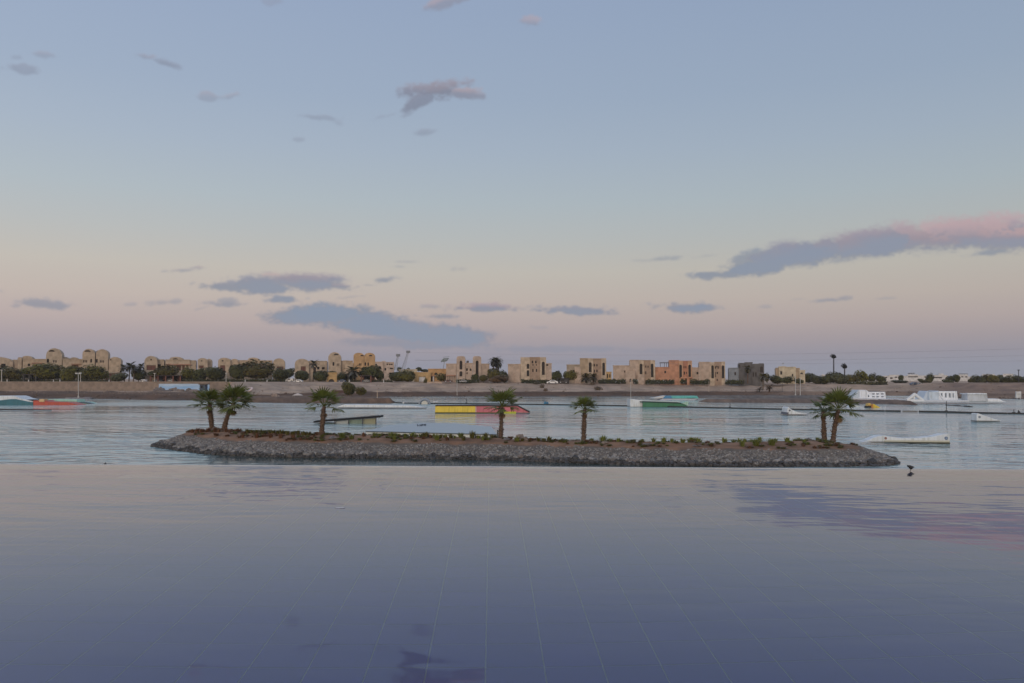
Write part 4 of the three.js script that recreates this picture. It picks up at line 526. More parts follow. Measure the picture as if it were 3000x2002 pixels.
function tree(x0, x1, yTop, yBase, depth, label, mat = mLeaf, o = {}) {      // a bush or tree from its outline in the picture
  const c = (x0 + x1) / 2, p = at(c, yBase, depth), q = at(c, yTop, depth), w = at(x1, yBase, depth).x - at(x0, yBase, depth).x, H = q.y - p.y, lift = (o.lift ?? 0.08) * H;
  const t = thing(o.name ?? 'bush', label, o.cat ?? 'bush', p, o.group), k = treeN++;
  const crown = new THREE.Mesh((o.sparse ? SPARSE : CROWNS)[k % (o.sparse ? 2 : 5)], mat); crown.name = 'crown'; crown.scale.set(w / 1.9, (H - lift) / 1.42, w / 1.9 * (o.deep ?? 0.9)); crown.rotation.y = k * 1.3; crown.position.y = lift; crown.castShadow = crown.receiveShadow = true; t.add(crown);
  const n = o.stems ?? 1; for (let i = 0; i < n; i++) { const s = new THREE.Mesh(TR, mTrunkGrey); s.name = 'trunk'; s.scale.set(1 + w / 14, lift + 0.4 * H, 1 + w / 14); s.position.set((i - (n - 1) / 2) * 0.7, -0.1, 0.3); s.rotation.z = (i - (n - 1) / 2) * -0.12; s.castShadow = true; t.add(s); }
  return t;
}
const T = (label, x0, x1, y0, y1, z, mat, o) => tree(x0, x1, y0, y1, z, label, mat, { name: 'tree', cat: 'tree', lift: 0.2, ...o });
tree(-40, 24, 1080, 1119, 294, 'dark green bush cut by the left picture border', mLeafDark);
tree(20, 66, 1085, 1119, 293, 'dull green bush between the left border bush and the carport', mLeafOlive);
tree(58, 112, 1076, 1110, 298, 'broad green bush rising behind the leftmost carport', mLeaf);
tree(104, 180, 1073, 1120, 294, 'large round bright olive bush right of the leftmost carport', mLeaf);
tree(176, 228, 1078, 1120, 293, 'round green bush under the shuttered windows right of the domed tower', mLeaf);
tree(222, 262, 1081, 1120, 292, 'bushy green shrub straight behind the twin-headed lamp post', mLeafDark);
tree(254, 312, 1078, 1120, 293, 'wide green bush below the double-vault villa', mLeaf);
tree(330, 372, 1094, 1120, 292, 'low grey-green bush at the foot of the palm clump', mLeafGrey);
tree(388, 424, 1086, 1120, 296, 'dark bush between the palm clump and the wide red shutter', mLeafDark);
tree(432, 462, 1089, 1106, 299, 'small round bush under the wide red shuttered window', mLeafDark);
tree(460, 514, 1076, 1108, 297, 'olive bush above the long carport', mLeafOlive);
tree(532, 574, 1084, 1120, 293, 'round green bush right of the long carport', mLeaf);
tree(566, 612, 1080, 1120, 294, 'green bush below the vault with the small red shutter', mLeafDark);
tree(604, 660, 1082, 1120, 292, 'wide dark hedge-like bush left of the tallest dark trees', mLeafDark);
T('dark conical tree, left one of the tallest trees before the villas', 668, 722, 1072, 1120, 293, mLeafDark);
T('tall spreading olive tree, right one of the tallest trees before the villas', 712, 794, 1066, 1120, 295, mLeafOlive, { stems: 2 });
tree(796, 846, 1086, 1120, 292, 'dark bush left of the parked pale van', mLeafDark);
tree(832, 866, 1080, 1108, 305, 'grey-green bush between the two vaulted villas above the vans', mLeafGrey);
tree(864, 908, 1091, 1120, 293, 'dark bush behind the lamp post next to the parked white van', mLeafDark);
tree(916, 958, 1090, 1120, 293, 'green bush left of the yellow gatehouse', mLeafDark);
tree(962, 984, 1089, 1097, 297, 'small clump of green showing over the gatehouse roof', mLeaf);
tree(984, 1020, 1096, 1120, 295, 'dark bush right of the yellow gatehouse', mLeafDark);
T('bushy tree with dense green crown at the ochre twin-vault block', 1062, 1112, 1072, 1120, 296, mLeafDark);
tree(1100, 1126, 1090, 1120, 297, 'dark bush under the pale pink apartment house', mLeafDark);
tree(1140, 1186, 1093, 1120, 296, 'green bush below the right mast, left of three', mLeafDark);
tree(1172, 1218, 1090, 1121, 294, 'round green bush left of the yellow garage', mLeaf, { stems: 2 });
tree(1240, 1252, 1112, 1128, 290, 'small slim bush by the garage door', mLeafOlive);
tree(1276, 1312, 1094, 1120, 297, 'sprawling dark shrub before the low ochre house', mLeafOlive, { sparse: true });
T('far dark tree showing over the flat cream roof', 1218, 1236, 1078, 1091, 380, mLeafDark);
tree(1232, 1254, 1083, 1091, 381, 'low far bush right of the dark tree over the garage roof', mLeafDark);
tree(1164, 1180, 1078, 1090, 400, 'tiny far tree under the left mast', mLeafDark); tree(1190, 1200, 1080, 1090, 400, 'tiny far tree under the right mast', mLeafDark);
tree(1384, 1402, 1096, 1120, 288, 'conical green shrub before the right tower of the two-tower villa', mLeafDark);
tree(1404, 1428, 1102, 1121, 288, 'rounded rust-green shrub right of the conical one by the tower villa', mLeafOlive);
tree(1430, 1466, 1084, 1121, 288, 'dense green bush at the foot of the tall palm clump', mLeafOlive);
tree(1462, 1494, 1092, 1123, 287, 'dark green bush right of the tall palm clump', mLeafDark);
tree(1432, 1482, 1104, 1124, 286, 'yellowish low shrub in front of the tall palm clump', mDry);
tree(1616, 1646, 1088, 1122, 292, 'dark tree crown behind the parked white car', mLeafDark);
tree(1652, 1690, 1090, 1122, 291, 'bright green bush right of the black van', mLeaf);
tree(2238, 2256, 1094, 1122, 288, 'grey-green feathery bush right of the dark grey villa', mLeafOlive, { sparse: true });
tree(2256, 2300, 1104, 1126, 286, 'dark low bush left of the cream stepped villa', mLeafDark); tree(2290, 2322, 1106, 1126, 287, 'green low bush before the cream stepped villa', mLeafDark);
tree(2330, 2352, 1110, 1126, 286, 'dark shrub right of the cream balcony', mLeafDark);
const right = [[2354, 2384, 1098, 1127, 300, 'dark bushy tree right of the cream stepped villa', mLeafDark], [2376, 2412, 1103, 1127, 296, 'flat-topped dark bush, second after the cream villa', mLeafGrey], [2400, 2432, 1106, 1128, 294, 'low dark bush left of the tall blob-topped pole', mLeafDark], [2416, 2448, 1095, 1128, 298, 'dark tree under the tall blob-topped pole', mLeafDark], [2436, 2478, 1093, 1129, 297, 'wide dark tree between the two blob-topped poles', mLeafGrey], [2468, 2506, 1102, 1128, 300, 'olive bush right of the shorter pole', mLeafOlive], [2496, 2516, 1105, 1123, 320, 'small grey bush left of the round tree', mLeafGrey], [2510, 2544, 1092, 1124, 330, 'round full tree, largest right of the shorter pole', mLeaf], [2544, 2566, 1098, 1122, 330, 'slim spreading tree right of the round full tree', mLeafDark], [2566, 2592, 1101, 1123, 335, 'umbrella-shaped dark tree left of the white row', mLeafDark], [2634, 2646, 1102, 1121, 340, 'thin dark tree between the first two white houses', mLeafDark], [2612, 2660, 1115, 1124, 330, 'low dark hedge line below the first white houses', mLeafDark], [2700, 2726, 1114, 1126, 322, 'low bush right of the parked blue car', mLeafOlive], [2714, 2734, 1099, 1125, 330, 'dark conical tree right of the second white house', mLeafDark], [2762, 2790, 1112, 1126, 325, 'low dark bush under the third white house', mLeafDark], [2774, 2798, 1104, 1122, 335, 'dark tree right of the banded white house', mLeafDark], [2794, 2814, 1100, 1122, 332, 'dark conical tree left of the white house with a roof shelter', mLeafDark], [2850, 2872, 1104, 1127, 310, 'dark tree at the left of the long right-hand grove', mLeafDark], [2866, 2894, 1104, 1128, 308, 'grey-green tree in the long right-hand grove', mLeafGrey], [2888, 2924, 1098, 1129, 306, 'yellowish olive tree, tallest of the right-hand grove', mLeafOlive], [2920, 2938, 1102, 1126, 312, 'slim tree right of the yellowish olive tree', mLeafGrey], [2930, 2960, 1108, 1128, 308, 'dark bush low in the right-hand grove', mLeafDark], [2952, 2990, 1104, 1129, 306, 'dark tree beside the lamp mast at the right border', mLeafDark], [2988, 3040, 1106, 1130, 305, 'dark tree cut by the right picture border', mLeafDark], [2690, 2704, 1110, 1121, 345, 'small bush behind the parked pale car', mLeafDark], [2836, 2852, 1112, 1124, 320, 'low dull bush below the white house with a roof shelter', mLeafOlive]];
for (const [x0, x1, y0, y1, z, l, m] of right) T(l, x0, x1, y0, y1, z, m, { lift: 0.1 });
// on the bank
tree(1000, 1042, 1124, 1160, 190, 'yellow-green leafy shrub on the spit, larger of two', leafMat(0.12, 0.115, 0.035), { sparse: false, stems: 2 });
tree(1044, 1072, 1138, 1160, 188, 'smaller rounded shrub at the right of the yellow-green one on the spit', mLeafOlive);
tree(1560, 1584, 1118, 1130, 284, 'dry grey brush at the top of the bank left of the white car', leafMat(0.12, 0.1, 0.065), { sparse: true });
tree(1582, 1596, 1126, 1142, 266, 'dry brown brush trailing down the bank below the white car', leafMat(0.15, 0.11, 0.07), { sparse: true });
tree(1592, 1606, 1138, 1154, 250, 'dry brown brush lowest on the bank below the white car', leafMat(0.15, 0.1, 0.06), { sparse: true });
tree(1728, 1744, 1120, 1134, 282, 'dry brush on the bank under the palm of the olive tan villa', leafMat(0.15, 0.11, 0.07), { sparse: true });
tree(1742, 1762, 1132, 1148, 258, 'dry brush halfway down the bank right of the bushy palm', leafMat(0.15, 0.11, 0.07), { sparse: true });
{ // loose stones and clods on the bank
  const r = rng(505), list = []; for (let k = 0; k < 5200; k++) { const px = -100 + r() * 3200, z = shore(px) + 0.5 + Math.pow(r(), 1.5) * 70; if (z > 282 || (px < 670 && z > WALL_Z - 1)) continue; if (fbm(px / 26, z / 9, 3) < -0.05 + 0.25 * r() - 0.12) continue; list.push([px, z, (0.1 + 0.28 * r() * r()) * (r() < 0.04 ? 2 : 1)]); }
  const im = new THREE.InstancedMesh(rockGeo(17, 1, 0.6, 0.9, 0), M(1, 1, 1, { map: tRock, roughness: 1 }), list.length), o = new THREE.Object3D(), c = new THREE.Color();
  list.forEach(([px, z, s], i) => { o.position.set((px - CX) / F * z, landHeight(px, z) + s * 0.15, -z); o.rotation.set(0, r() * 6, 0); o.scale.setScalar(s); o.updateMatrix(); im.setMatrixAt(i, o.matrix); const k = 0.6 + 0.7 * r(), low = z - shore(px) < 14; im.setColorAt(i, low ? c.setRGB(0.16 * k, 0.11 * k, 0.08 * k) : c.setRGB(0.33 * k, 0.25 * k, 0.19 * k)); });
  im.name = 'rubble'; im.castShadow = im.receiveShadow = true; scene.add(im); tag(im, 'loose stones and clods strewn over the far sandy bank', 'rubble', null, 'stuff');
}
// hedges: trimmed rows
function hedge(x0, x1, yTop, yBase, depth, label, mat = mLeafDark) {
  const a = at(x0, yBase, depth), b = at(x1, yTop, depth), r = rng(x0), pos = [], nor = [], col = [], w = b.x - a.x, h = b.y - a.y + 0.3, n = Math.round(w * h * 26);
  for (let i = 0; i < n; i++) { const x = r() * w - w / 2, y = Math.pow(r(), 0.7) * h * (0.9 + 0.16 * noise(x * 1.3 + x0, 2)) - 0.3, z = (r() - 0.5) * 1.5, s = 0.2 + 0.2 * r(), nx = r() - .5, ny = r(), nz = r() * 1.2, l = Math.hypot(nx, ny, nz), k = 0.6 + 0.6 * r(), t = r() * 6.28, cx = Math.cos(t) * s, sx = Math.sin(t) * s; for (const [u, v] of [[-cx, -sx], [cx, sx * .3], [sx * .4, cx]]) { pos.push(x + u, y + v, z + (u - v) * 0.5); nor.push(nx / l, ny / l, nz / l); col.push(k, k, k * 0.9); } }
  const g = new THREE.BufferGeometry(); g.setAttribute('position', new THREE.Float32BufferAttribute(pos, 3)); g.setAttribute('normal', new THREE.Float32BufferAttribute(nor, 3)); g.setAttribute('color', new THREE.Float32BufferAttribute(col, 3));
  const t = thing('hedge', label, 'hedge', new THREE.Vector3((a.x + b.x) / 2, a.y, -depth)), f = new THREE.Mesh(g, mat); f.name = 'foliage'; f.castShadow = f.receiveShadow = true; t.add(f); mesh('stems', box(a.x + .2, b.x - .2, a.y - 0.3, a.y + (b.y - a.y) * 0.75, -depth + 0.3, -depth - 0.3), M(0.02, 0.022, 0.01), t);
}
hedge(1336, 1404, 1110, 1121, 287, 'clipped hedge along the front of the two-tower villa');
hedge(1526, 1616, 1112, 1121, 286, 'clipped hedge below the villa left of the white car');
hedge(1752, 1834, 1111, 1122, 284, 'clipped hedge between the olive tan villa and the pale tan villa');
hedge(1854, 1870, 1110, 1122, 283, 'short clipped hedge left of the entrance pillar of the pale tan villa');
hedge(1890, 1976, 1112, 1123, 283, 'clipped hedge before the left wing of the orange villa');
hedge(1994, 2008, 1112, 1122, 283.6, 'short hedge beside the orange villa entrance');
hedge(2022, 2080, 1112, 1124, 282, 'clipped hedge below the blank pinkish wall');
hedge(2124, 2180, 1112, 1124, 281, 'clipped hedge before the blue-grey wing of the concrete villa');
hedge(0, 100, 1110, 1120, 291.5, 'dark hedge base under the leftmost carport'); hedge(106, 318, 1112, 1120.5, 291, 'long dark hedge base from the round olive bush to the porch'); hedge(534, 840, 1110, 1121, 290.5, 'long dark hedge base under the tallest dark trees'); hedge(990, 1150, 1113, 1121, 292, 'dark hedge base right of the gatehouse');
hedge(2480, 2600, 1117, 1126, 296, 'low dull hedge below the round full tree', mLeafOlive);
// feather palms
function featherPalm(label, x, yBase, yCrown, depth, rpx, o = {}) {
  const p = at(x, yBase, depth), q = at(x + (o.lean ?? 0), yCrown, depth), t = thing('date_palm', label, 'palm tree', p, o.group), H = q.clone().sub(p), R = rpx / F * depth, r = rng(x + 5), list = [];
  for (let k = 0; k < 8; k++) list.push(rod(H.clone().multiplyScalar(k / 8), H.clone().multiplyScalar((k + 1) / 8), 0.24 - 0.01 * k, 0.23 - 0.01 * k, 8));
  const m = new THREE.Mesh(metres(merge(list)), o.grey ? mTrunkGrey : mTrunk); m.name = 'trunk'; t.add(m);
  const fg = FEATHERS[Math.floor(r() * 2)], N = o.n ?? 18;
  for (let k = 0; k < N; k++) { const f = (k + .5) / N, f_ = new THREE.Mesh(fg, o.mat ?? mLeafGrey); f_.name = 'frond'; f_.rotation.order = 'YZX'; f_.rotation.set((r() - .5) * .5, k * 2.4, mix(1.35, o.low ?? -0.5, Math.pow(f, 0.8))); f_.scale.setScalar(R * (0.85 + 0.3 * r())); f_.position.copy(H); t.add(f_); }
  return t;
}
const FEATHERS = [1, 2].map((seed) => { const r = rng(seed + 30), pos = [], nor = [], col = []; for (let i = 0; i < 26; i++) { const s = 0.12 + 0.88 * i / 26, x = s * (1 - 0.1 * s), y = -0.55 * s * s, l = 0.3 * Math.sin(Math.PI * Math.pow(s, 0.75)) + 0.06; for (const e of [-1, 1]) { const k = 0.6 + 0.6 * r(), w = 0.035; for (const q of [[x - w, y, 0], [x + w, y - w, 0], [x + l * 0.6, y - 0.25 * l - 0.1 * r(), e * l]]) { pos.push(...q); nor.push(-0.1, 0.95, e * 0.3); col.push(k, k, k * 0.95); } } } for (const [a, b] of [[0, 0.5], [0.5, 1]]) { const P = (s) => [s * (1 - 0.1 * s), -0.55 * s * s]; const [ax, ay] = P(a), [bx, by] = P(b); for (const q of [[ax, ay, -0.02], [bx, by, -0.01], [bx, by, 0.01], [ax, ay, -0.02], [bx, by, 0.01], [ax, ay, 0.02]]) { pos.push(...q); nor.push(0, 1, 0); col.push(1, 1, .8); } } const g = new THREE.BufferGeometry(); g.setAttribute('position', new THREE.Float32BufferAttribute(pos, 3)); g.setAttribute('normal', new THREE.Float32BufferAttribute(nor, 3)); g.setAttribute('color', new THREE.Float32BufferAttribute(col, 3)); return g; });
featherPalm('left palm of the grey-green clump between the vaulted villas', 364, 1120, 1078, 293, 18, { grey: true, lean: -2 }); featherPalm('middle, tallest palm of the grey-green clump between the vaulted villas', 377, 1120, 1074, 294, 20, { grey: true, lean: 3 }); featherPalm('right palm of the grey-green clump between the vaulted villas', 390, 1120, 1080, 293, 17, { grey: true, lean: 3 });
featherPalm('palm seen behind the clump, against the red-roofed corner', 412, 1118, 1074, 306, 15, { mat: mLeafDark });
featherPalm('tall slim palm before the left wing of the slim-tower villa', 917, 1119, 1066, 296, 17, { grey: true, mat: mLeafDark, lean: 2 });
featherPalm('broad grey-green palm between the gatehouse and the ochre block', 1033, 1121, 1088, 292, 28, { n: 30, low: -0.9 });
featherPalm('tall palm with a full crown right of the two-tower villa, left trunk', 1447, 1119, 1058, 291, 17, { mat: mLeafGrey, n: 22, low: -0.9, lean: -2 }); featherPalm('tall palm with a full crown right of the two-tower villa, middle trunk', 1455, 1119, 1056, 292, 19, { mat: mLeafGrey, n: 22, low: -1.1 }); featherPalm('tall palm right of the two-tower villa, right trunk under the drooping fronds', 1461, 1119, 1062, 291, 17, { mat: mLeafGrey, n: 22, low: -1 });
featherPalm('wide palm in front of the olive tan villa, left crown', 1716, 1122, 1106, 283, 20, { n: 26, mat: mLeafOlive }); featherPalm('wide palm in front of the olive tan villa, right crown', 1738, 1123, 1104, 283, 18, { n: 26, mat: mLeafOlive });
featherPalm('tall palm in front of the dark grey concrete villa', 2191, 1124, 1077, 280, 15, { n: 22, low: -1.1, mat: mLeafOlive }); featherPalm('palm at the right corner of the dark grey villa, trunk running down the bank', 2236, 1150, 1104, 262, 17, { n: 20, mat: mLeafOlive, grey: true });
featherPalm('small rusty palm on the bank, left of a low pair', 2226, 1152, 1140, 246, 13, { n: 16, mat: mDry, low: -0.3 }); featherPalm('small rusty palm on the bank, right of a low pair', 2254, 1151, 1136, 246, 13, { n: 16, mat: mDry, low: -0.4 });
// the two blob-topped poles
for (const [x, y0, y1, yb, label] of [[2443, 1040, 1050, 1126, 'tall pole disguised as a palm, taller of two above the trees'], [2475, 1068, 1080, 1126, 'shorter pole disguised as a palm, above the trees']]) {
  const b = at(x, yb, 320), t = thing('mast', label, 'mast', b), top = at(x, y0, 320), mid = at(x, y1, 320);
  mesh('pole', rod(b, top, 0.3, 0.24), M(0.07, 0.07, 0.08), t); const g = CROWNS[1].clone(); g.scale(0.95, (top.y - mid.y) / 1.5 + 0.2, 0.95); g.translate(mid.x, mid.y - 0.2, mid.z); mesh('crown', g, leafMat(0.03, 0.033, 0.035), t);
  if (y0 > 1050) mesh('spike', rod(top, at(x, 1063, 320), 0.1, 0.04), mDark, t);
}

// ------------------------------------------------------------------ retaining wall, mural, things along the bank
{
  const a = at(-260, 1119, WALL_Z), b = at(664, 1119, WALL_Z), t = thing('retaining_wall', 'long plain beige retaining wall below the domed villas', 'wall', new THREE.Vector3((a.x + b.x) / 2, 0.2, -WALL_Z));
  for (let px = -260; px < 664; px += 66) { const p = at(px, 1119, WALL_Z), q = at(px + 66, 1119, WALL_Z); mesh('panel', box(p.x, q.x - 0.012, 0.2, 4.0, -WALL_Z, -WALL_Z - 0.5), px / 66 % 2 ? mWall : M(0.295, 0.242, 0.198, { map: mWall.map, bumpMap: mWall.bumpMap, bumpScale: 0.01 }), t); }
  mesh('coping', box(a.x, b.x, 4.003, 4.1, -WALL_Z + 0.08, -WALL_Z - 0.56), M(0.34, 0.29, 0.245), t);
  const c = document.createElement('canvas'); c.width = 512; c.height = 96; const g = c.getContext('2d'), gr = g.createLinearGradient(0, 0, 0, 96); gr.addColorStop(0, '#a9bdd0'); gr.addColorStop(0.5, '#8fb4dc'); gr.addColorStop(1, '#a8bfd4'); g.fillStyle = gr; g.fillRect(0, 0, 512, 96);
  const r = rng(12); for (let i = 0; i < 60; i++) { g.globalAlpha = 0.16; g.fillStyle = ['#dfe6ee', '#6ea3d6', '#c4cfdf', '#9fc0e6'][i % 4]; g.beginPath(); g.ellipse(r() * 512, r() * 90, 20 + r() * 50, 4 + r() * 9, 0, 0, 7); g.fill(); } g.globalAlpha = 1;
  const ct = new THREE.CanvasTexture(c); ct.colorSpace = THREE.SRGBColorSpace; const p = at(464, 1149, WALL_Z - 0.2), q = at(613, 1125, WALL_Z - 0.2), pg = new THREE.BoxGeometry(q.x - p.x, q.y - p.y, 0.06).translate((p.x + q.x) / 2, (p.y + q.y) / 2, -WALL_Z + 0.06);
  tag(mesh('mural', pg, new THREE.MeshStandardMaterial({ map: ct, roughness: 0.9 })), 'long pale blue painted mural with white clouds on the beige wall', 'mural');
  const h = thing('kiosk', 'small dark blue kiosk with a flat brown roof before the right end of the mural', 'kiosk', at(592, 1152, 262));
  mesh('body', pbox(584, 1127.5, 601, 1152, 262, 2), M(0.075, 0.1, 0.14), h); mesh('roof', pbox(581, 1124.5, 604, 1127.3, 261.4, 3.2), M(0.12, 0.085, 0.06), h); mesh('window', pbox(588, 1131, 593, 1138, 261.9, 0.08), mPane, h);
}
const lump = (label, x, y, sx, sy, mat, z = 240) => { const p = at(x, y, z), g = rockGeo(x * 3 + y, sx, sy, sx * 0.7); g.translate(p.x, p.y + sy * 0.25, p.z); tag(mesh('boulder', g, mat), label, 'boulder'); };
lump('dark grey mound of rubble at the left foot of the mural', 466, 1148, 2.4, 1.3, mBoulder2, 262); lump('low grey rubble trailing right from the mound under the mural', 486, 1151, 2.6, 0.8, mBoulder2, 260); lump('sandy orange boulder under the middle of the mural', 508, 1147, 1.5, 1.2, mBoulder, 262); lump('grey sandy boulder right of the orange one under the mural', 524, 1149, 2, 0.9, mBoulder, 261); lump('dark rubble under the right half of the mural', 553, 1150, 1.3, 1.1, mBoulder2, 261); lump('brown rubble left of the small kiosk', 568, 1150, 1.8, 0.9, mBoulder, 260);
lump('pale boulder standing alone on the beach edge right of the two left palms', 722, 1160, 0.9, 0.7, mBoulder, 195); lump('pale boulder at the waterline between the two left palms and the spit', 806, 1166, 1.0, 0.9, M(0.38, 0.3, 0.25, { map: tRock }), 183);
tree(570, 598, 1148, 1160, 250, 'low olive shrub in front of the kiosk', mLeafOlive); 
{ // upturned boat, white dinghy, loungers
  const b = at(502, 1156, 236), t = thing('rowing_boat', 'small white upturned boat on the beach under the mural', 'boat', b); const g = new THREE.SphereGeometry(1, 16, 8, 0, 6.283, 0, 1.571); g.scale(1.35, 0.42, 0.6); g.translate(b.x, b.y, b.z); mesh('hull', g, mWhite, t); mesh('keel', box(b.x - 1.1, b.x + 1.1, b.y + 0.38, b.y + 0.47, b.z - 0.03, b.z + 0.03), mWhite, t);
  const u = at(872, 1161, 186), s = thing('sunshade', 'low white canvas sunshade on the beach left of the spit', 'sunshade', u); const cg = new THREE.ConeGeometry(1.5, 0.55, 4, 1, false, Math.PI / 4); cg.scale(1, 1, 0.8); cg.translate(u.x, u.y + 0.45, u.z); mesh('canvas', metres(cg), M(0.6, 0.5, 0.42), s); for (const [dx, dz] of [[-1, -.7], [1, -.7], [-1, .7], [1, .7]]) mesh('post', rod(new THREE.Vector3(u.x + dx * .95, u.y - .1, u.z + dz * .95), new THREE.Vector3(u.x + dx * .95, u.y + 0.24, u.z + dz * .95), 0.03), mPole, s);
  const d = at(728, 1148, 214), k = thing('inflatable_boat', 'pinkish white dinghy lying tilted on the beach right of the palms', 'boat', d); const ring = new THREE.TorusGeometry(0.8, 0.24, 8, 20); ring.scale(1.2, 0.8, 1); ring.rotateX(-0.9); ring.rotateZ(0.35); ring.translate(d.x, d.y + 0.5, d.z); mesh('tube', ring, M(0.6, 0.5, 0.5), k); const fl = new THREE.CylinderGeometry(0.75, 0.75, 0.08, 16); fl.scale(1.2, 1, 0.8); fl.rotateX(0.65); fl.rotateZ(0.35); fl.translate(d.x, d.y + 0.42, d.z); mesh('floor', fl, M(0.3, 0.27, 0.3), k);
  const l = at(597, 1153, 246), c = thing('barrel', 'small round white tank with a dark mouth beside the kiosk', 'barrel', l); const bg = new THREE.CylinderGeometry(0.5, 0.5, 0.9, 14).rotateX(1.5708).translate(l.x, l.y + 0.4, l.z); mesh('shell', bg, mWhite, c); mesh('mouth', new THREE.CylinderGeometry(0.3, 0.3, 0.05, 12).rotateX(1.5708).translate(l.x + .05, l.y + 0.4, l.z + 0.46), mDark, c);
  tag(mesh('retaining_wall', pbox(966, 1144, 1012, 1152, 196, 0.5), M(0.1, 0.055, 0.05)), 'low dark red-brown wall left of the shrubs on the spit', 'wall');
  tag(mesh('low_wall', [pbox(1251, 1120, 1295, 1128.5, 284, 0.5), pbox(1250, 1119, 1296, 1120.4, 283.9, 0.7)], mPale), 'low pinkish wall on the bank edge in front of the ochre house', 'wall');
}
// lamp posts and poles
const lampPost = (label, x, y0, y1, z, { heads = 1, r = 0.07, w = 0, mat = mPole, name = 'lamp_post', cat = 'lamp post' } = {}) => { const b = at(x, y1, z), e = at(x, y0, z), t = thing(name, label, cat, b); mesh('pole', rod(b.clone().setY(b.y - 0.4), e, r, r * 0.75), mat, t); mesh('base', rod(b.clone().setY(b.y - 0.3), b.clone().setY(b.y + 0.25), r * 2.2, r * 1.8), mat, t); const hs = heads === 2 ? [-1, 1] : heads === 1 ? [0] : []; for (const s of hs) mesh('lamp_head', box(e.x + s * 0.42 - 0.3, e.x + s * 0.42 + 0.3, e.y, e.y + 0.3, e.z - 0.2, e.z + 0.2), mat, t); if (heads === 2) mesh('arm', box(e.x - 0.5, e.x + 0.5, e.y - 0.06, e.y, e.z - 0.05, e.z + 0.05), mat, t); return t; };
lampPost('twin-headed lamp post standing in the shallows on a pad of stones', 229, 1096, 1163, 199, { heads: 2, r: 0.1 });
lampPost('white lamp post on the bank just right of the twin-headed one', 235.5, 1094, 1120, 286, { r: 0.13 }); lampPost('white lamp post at the left picture border', 4, 1086, 1120, 288, { r: 0.16 }); lampPost('white lamp post before the wide red shuttered window', 452.5, 1096, 1120, 287, { r: 0.13 }); lampPost('white lamp post left of the tallest dark trees', 662, 1095, 1120, 287, { r: 0.13 }); lampPost('white lamp post between the two parked vans', 863, 1093, 1123, 287, { r: 0.12 });
lampPost('slender white post by the waterline below the two-tower villa', 1339, 1096, 1160, 230, { r: 0.09, heads: 0, name: 'pole', cat: 'pole' }); lampPost('thin white pole rising from the waterline left of the green obstacle', 1848, 1114, 1166, 216, { r: 0.06, heads: 0, name: 'pole', cat: 'pole' }); lampPost('faint pale post low on the bank below the white car', 1603, 1124, 1158, 240, { r: 0.06, heads: 0, mat: M(0.3, 0.24, 0.2), name: 'pole', cat: 'pole' }); lampPost('pale post low on the bank below the blank pinkish wall', 2077, 1118, 1154, 244, { r: 0.09, heads: 0, mat: M(0.42, 0.35, 0.3), name: 'pole', cat: 'pole' });
lampPost('left one of two tall white poles below the cream stepped villa', 2331, 1102, 1158, 226, { r: 0.11, heads: 0, name: 'pole', cat: 'pole' }); lampPost('right one of two tall white poles below the cream stepped villa', 2345, 1108, 1161, 222, { r: 0.12, heads: 0, name: 'pole', cat: 'pole' }); lampPost('thin dark post on the bank left of the two tall white poles', 2292, 1118, 1152, 246, { r: 0.06, heads: 0, mat: mDark, name: 'pole', cat: 'pole' });
lampPost('short white post on the spit left of its shrubs', 969, 1142, 1168, 176, { r: 0.09, heads: 0, name: 'pole', cat: 'pole' }); lampPost('short cream post near the tip of the spit', 1105, 1144, 1170, 170, { r: 0.07, heads: 0, mat: M(0.55, 0.42, 0.3), name: 'pole', cat: 'pole' }); 
lampPost('dark lamp mast with a small flat head at the right border', 2985, 1086, 1130, 286, { r: 0.16, mat: mDark, name: 'mast', cat: 'mast' });
const bollards = [[20, 'white bollard on the wall top, nearest the left border'], [83, 'white bollard under the leftmost carport'], [156, 'left one of a pair of white bollards right of the round olive bush'], [175, 'right one of a pair of white bollards right of the round olive bush'], [319, 'white bollard below the porch of the double-vault villa'], [718, 'white bollard at the left tall dark tree'], [782, 'white bollard under the right edge of the spreading olive tree'], [1023, 'white bollard under the broad grey-green palm'], [1124, 'white bollard before the pale pink house']];
for (const [x, l] of bollards) { const b = at(x, 1120, 284), t = thing('bollard', l, 'bollard', b); b.y -= 0.2; mesh('post', rod(b, at(x, 1114, 284), 0.16, 0.15, 10), mWhite, t); mesh('cap', new THREE.SphereGeometry(0.17, 10, 6).translate(at(x, 1114, 284).x, at(x, 1114, 284).y, -284), mWhite, t); }
// carports
function carport(label, x0, x1, y0, y1, z, posts, mat = mPostBrown) { const p = at((x0 + x1) / 2, y1, z), t = thing('carport', label, 'carport', p); const a = at(x0, y0, z), b = at(x1, y0, z); mesh('roof', box(a.x, b.x, a.y - 0.22, a.y, -z + 0.4, -z - 5.2), M(0.06, 0.045, 0.04), t); for (const x of posts) for (const d of [0, 4.6]) { const e = at(x, y1, z); mesh('post', box(e.x - 0.22, e.x + 0.22, p.y - 0.3, a.y - 0.223, -z - d, -z - d - 0.4), mat, t); } mesh('back_wall', box(a.x, b.x, p.y - 0.3, a.y - 0.225, -z - 5.0, -z - 5.15), M(0.03, 0.028, 0.028), t); return t; }
carport('leftmost dark carport under the bushes of the twin-vault villa', 64, 106, 1096.5, 1120, 289, [68, 84, 103], mDark); carport('long carport with red-brown posts under the terrace villa', 436, 532, 1100, 1120, 289, [440, 462, 484, 506, 527]); carport('small brown carport between the broad palm and the dense tree', 1056, 1090, 1100, 1120.5, 289, [1058, 1086]); carport('dark carport with a parked van left of the olive tan villa', 1632, 1668, 1108, 1122, 287, [1634, 1665], mDark);
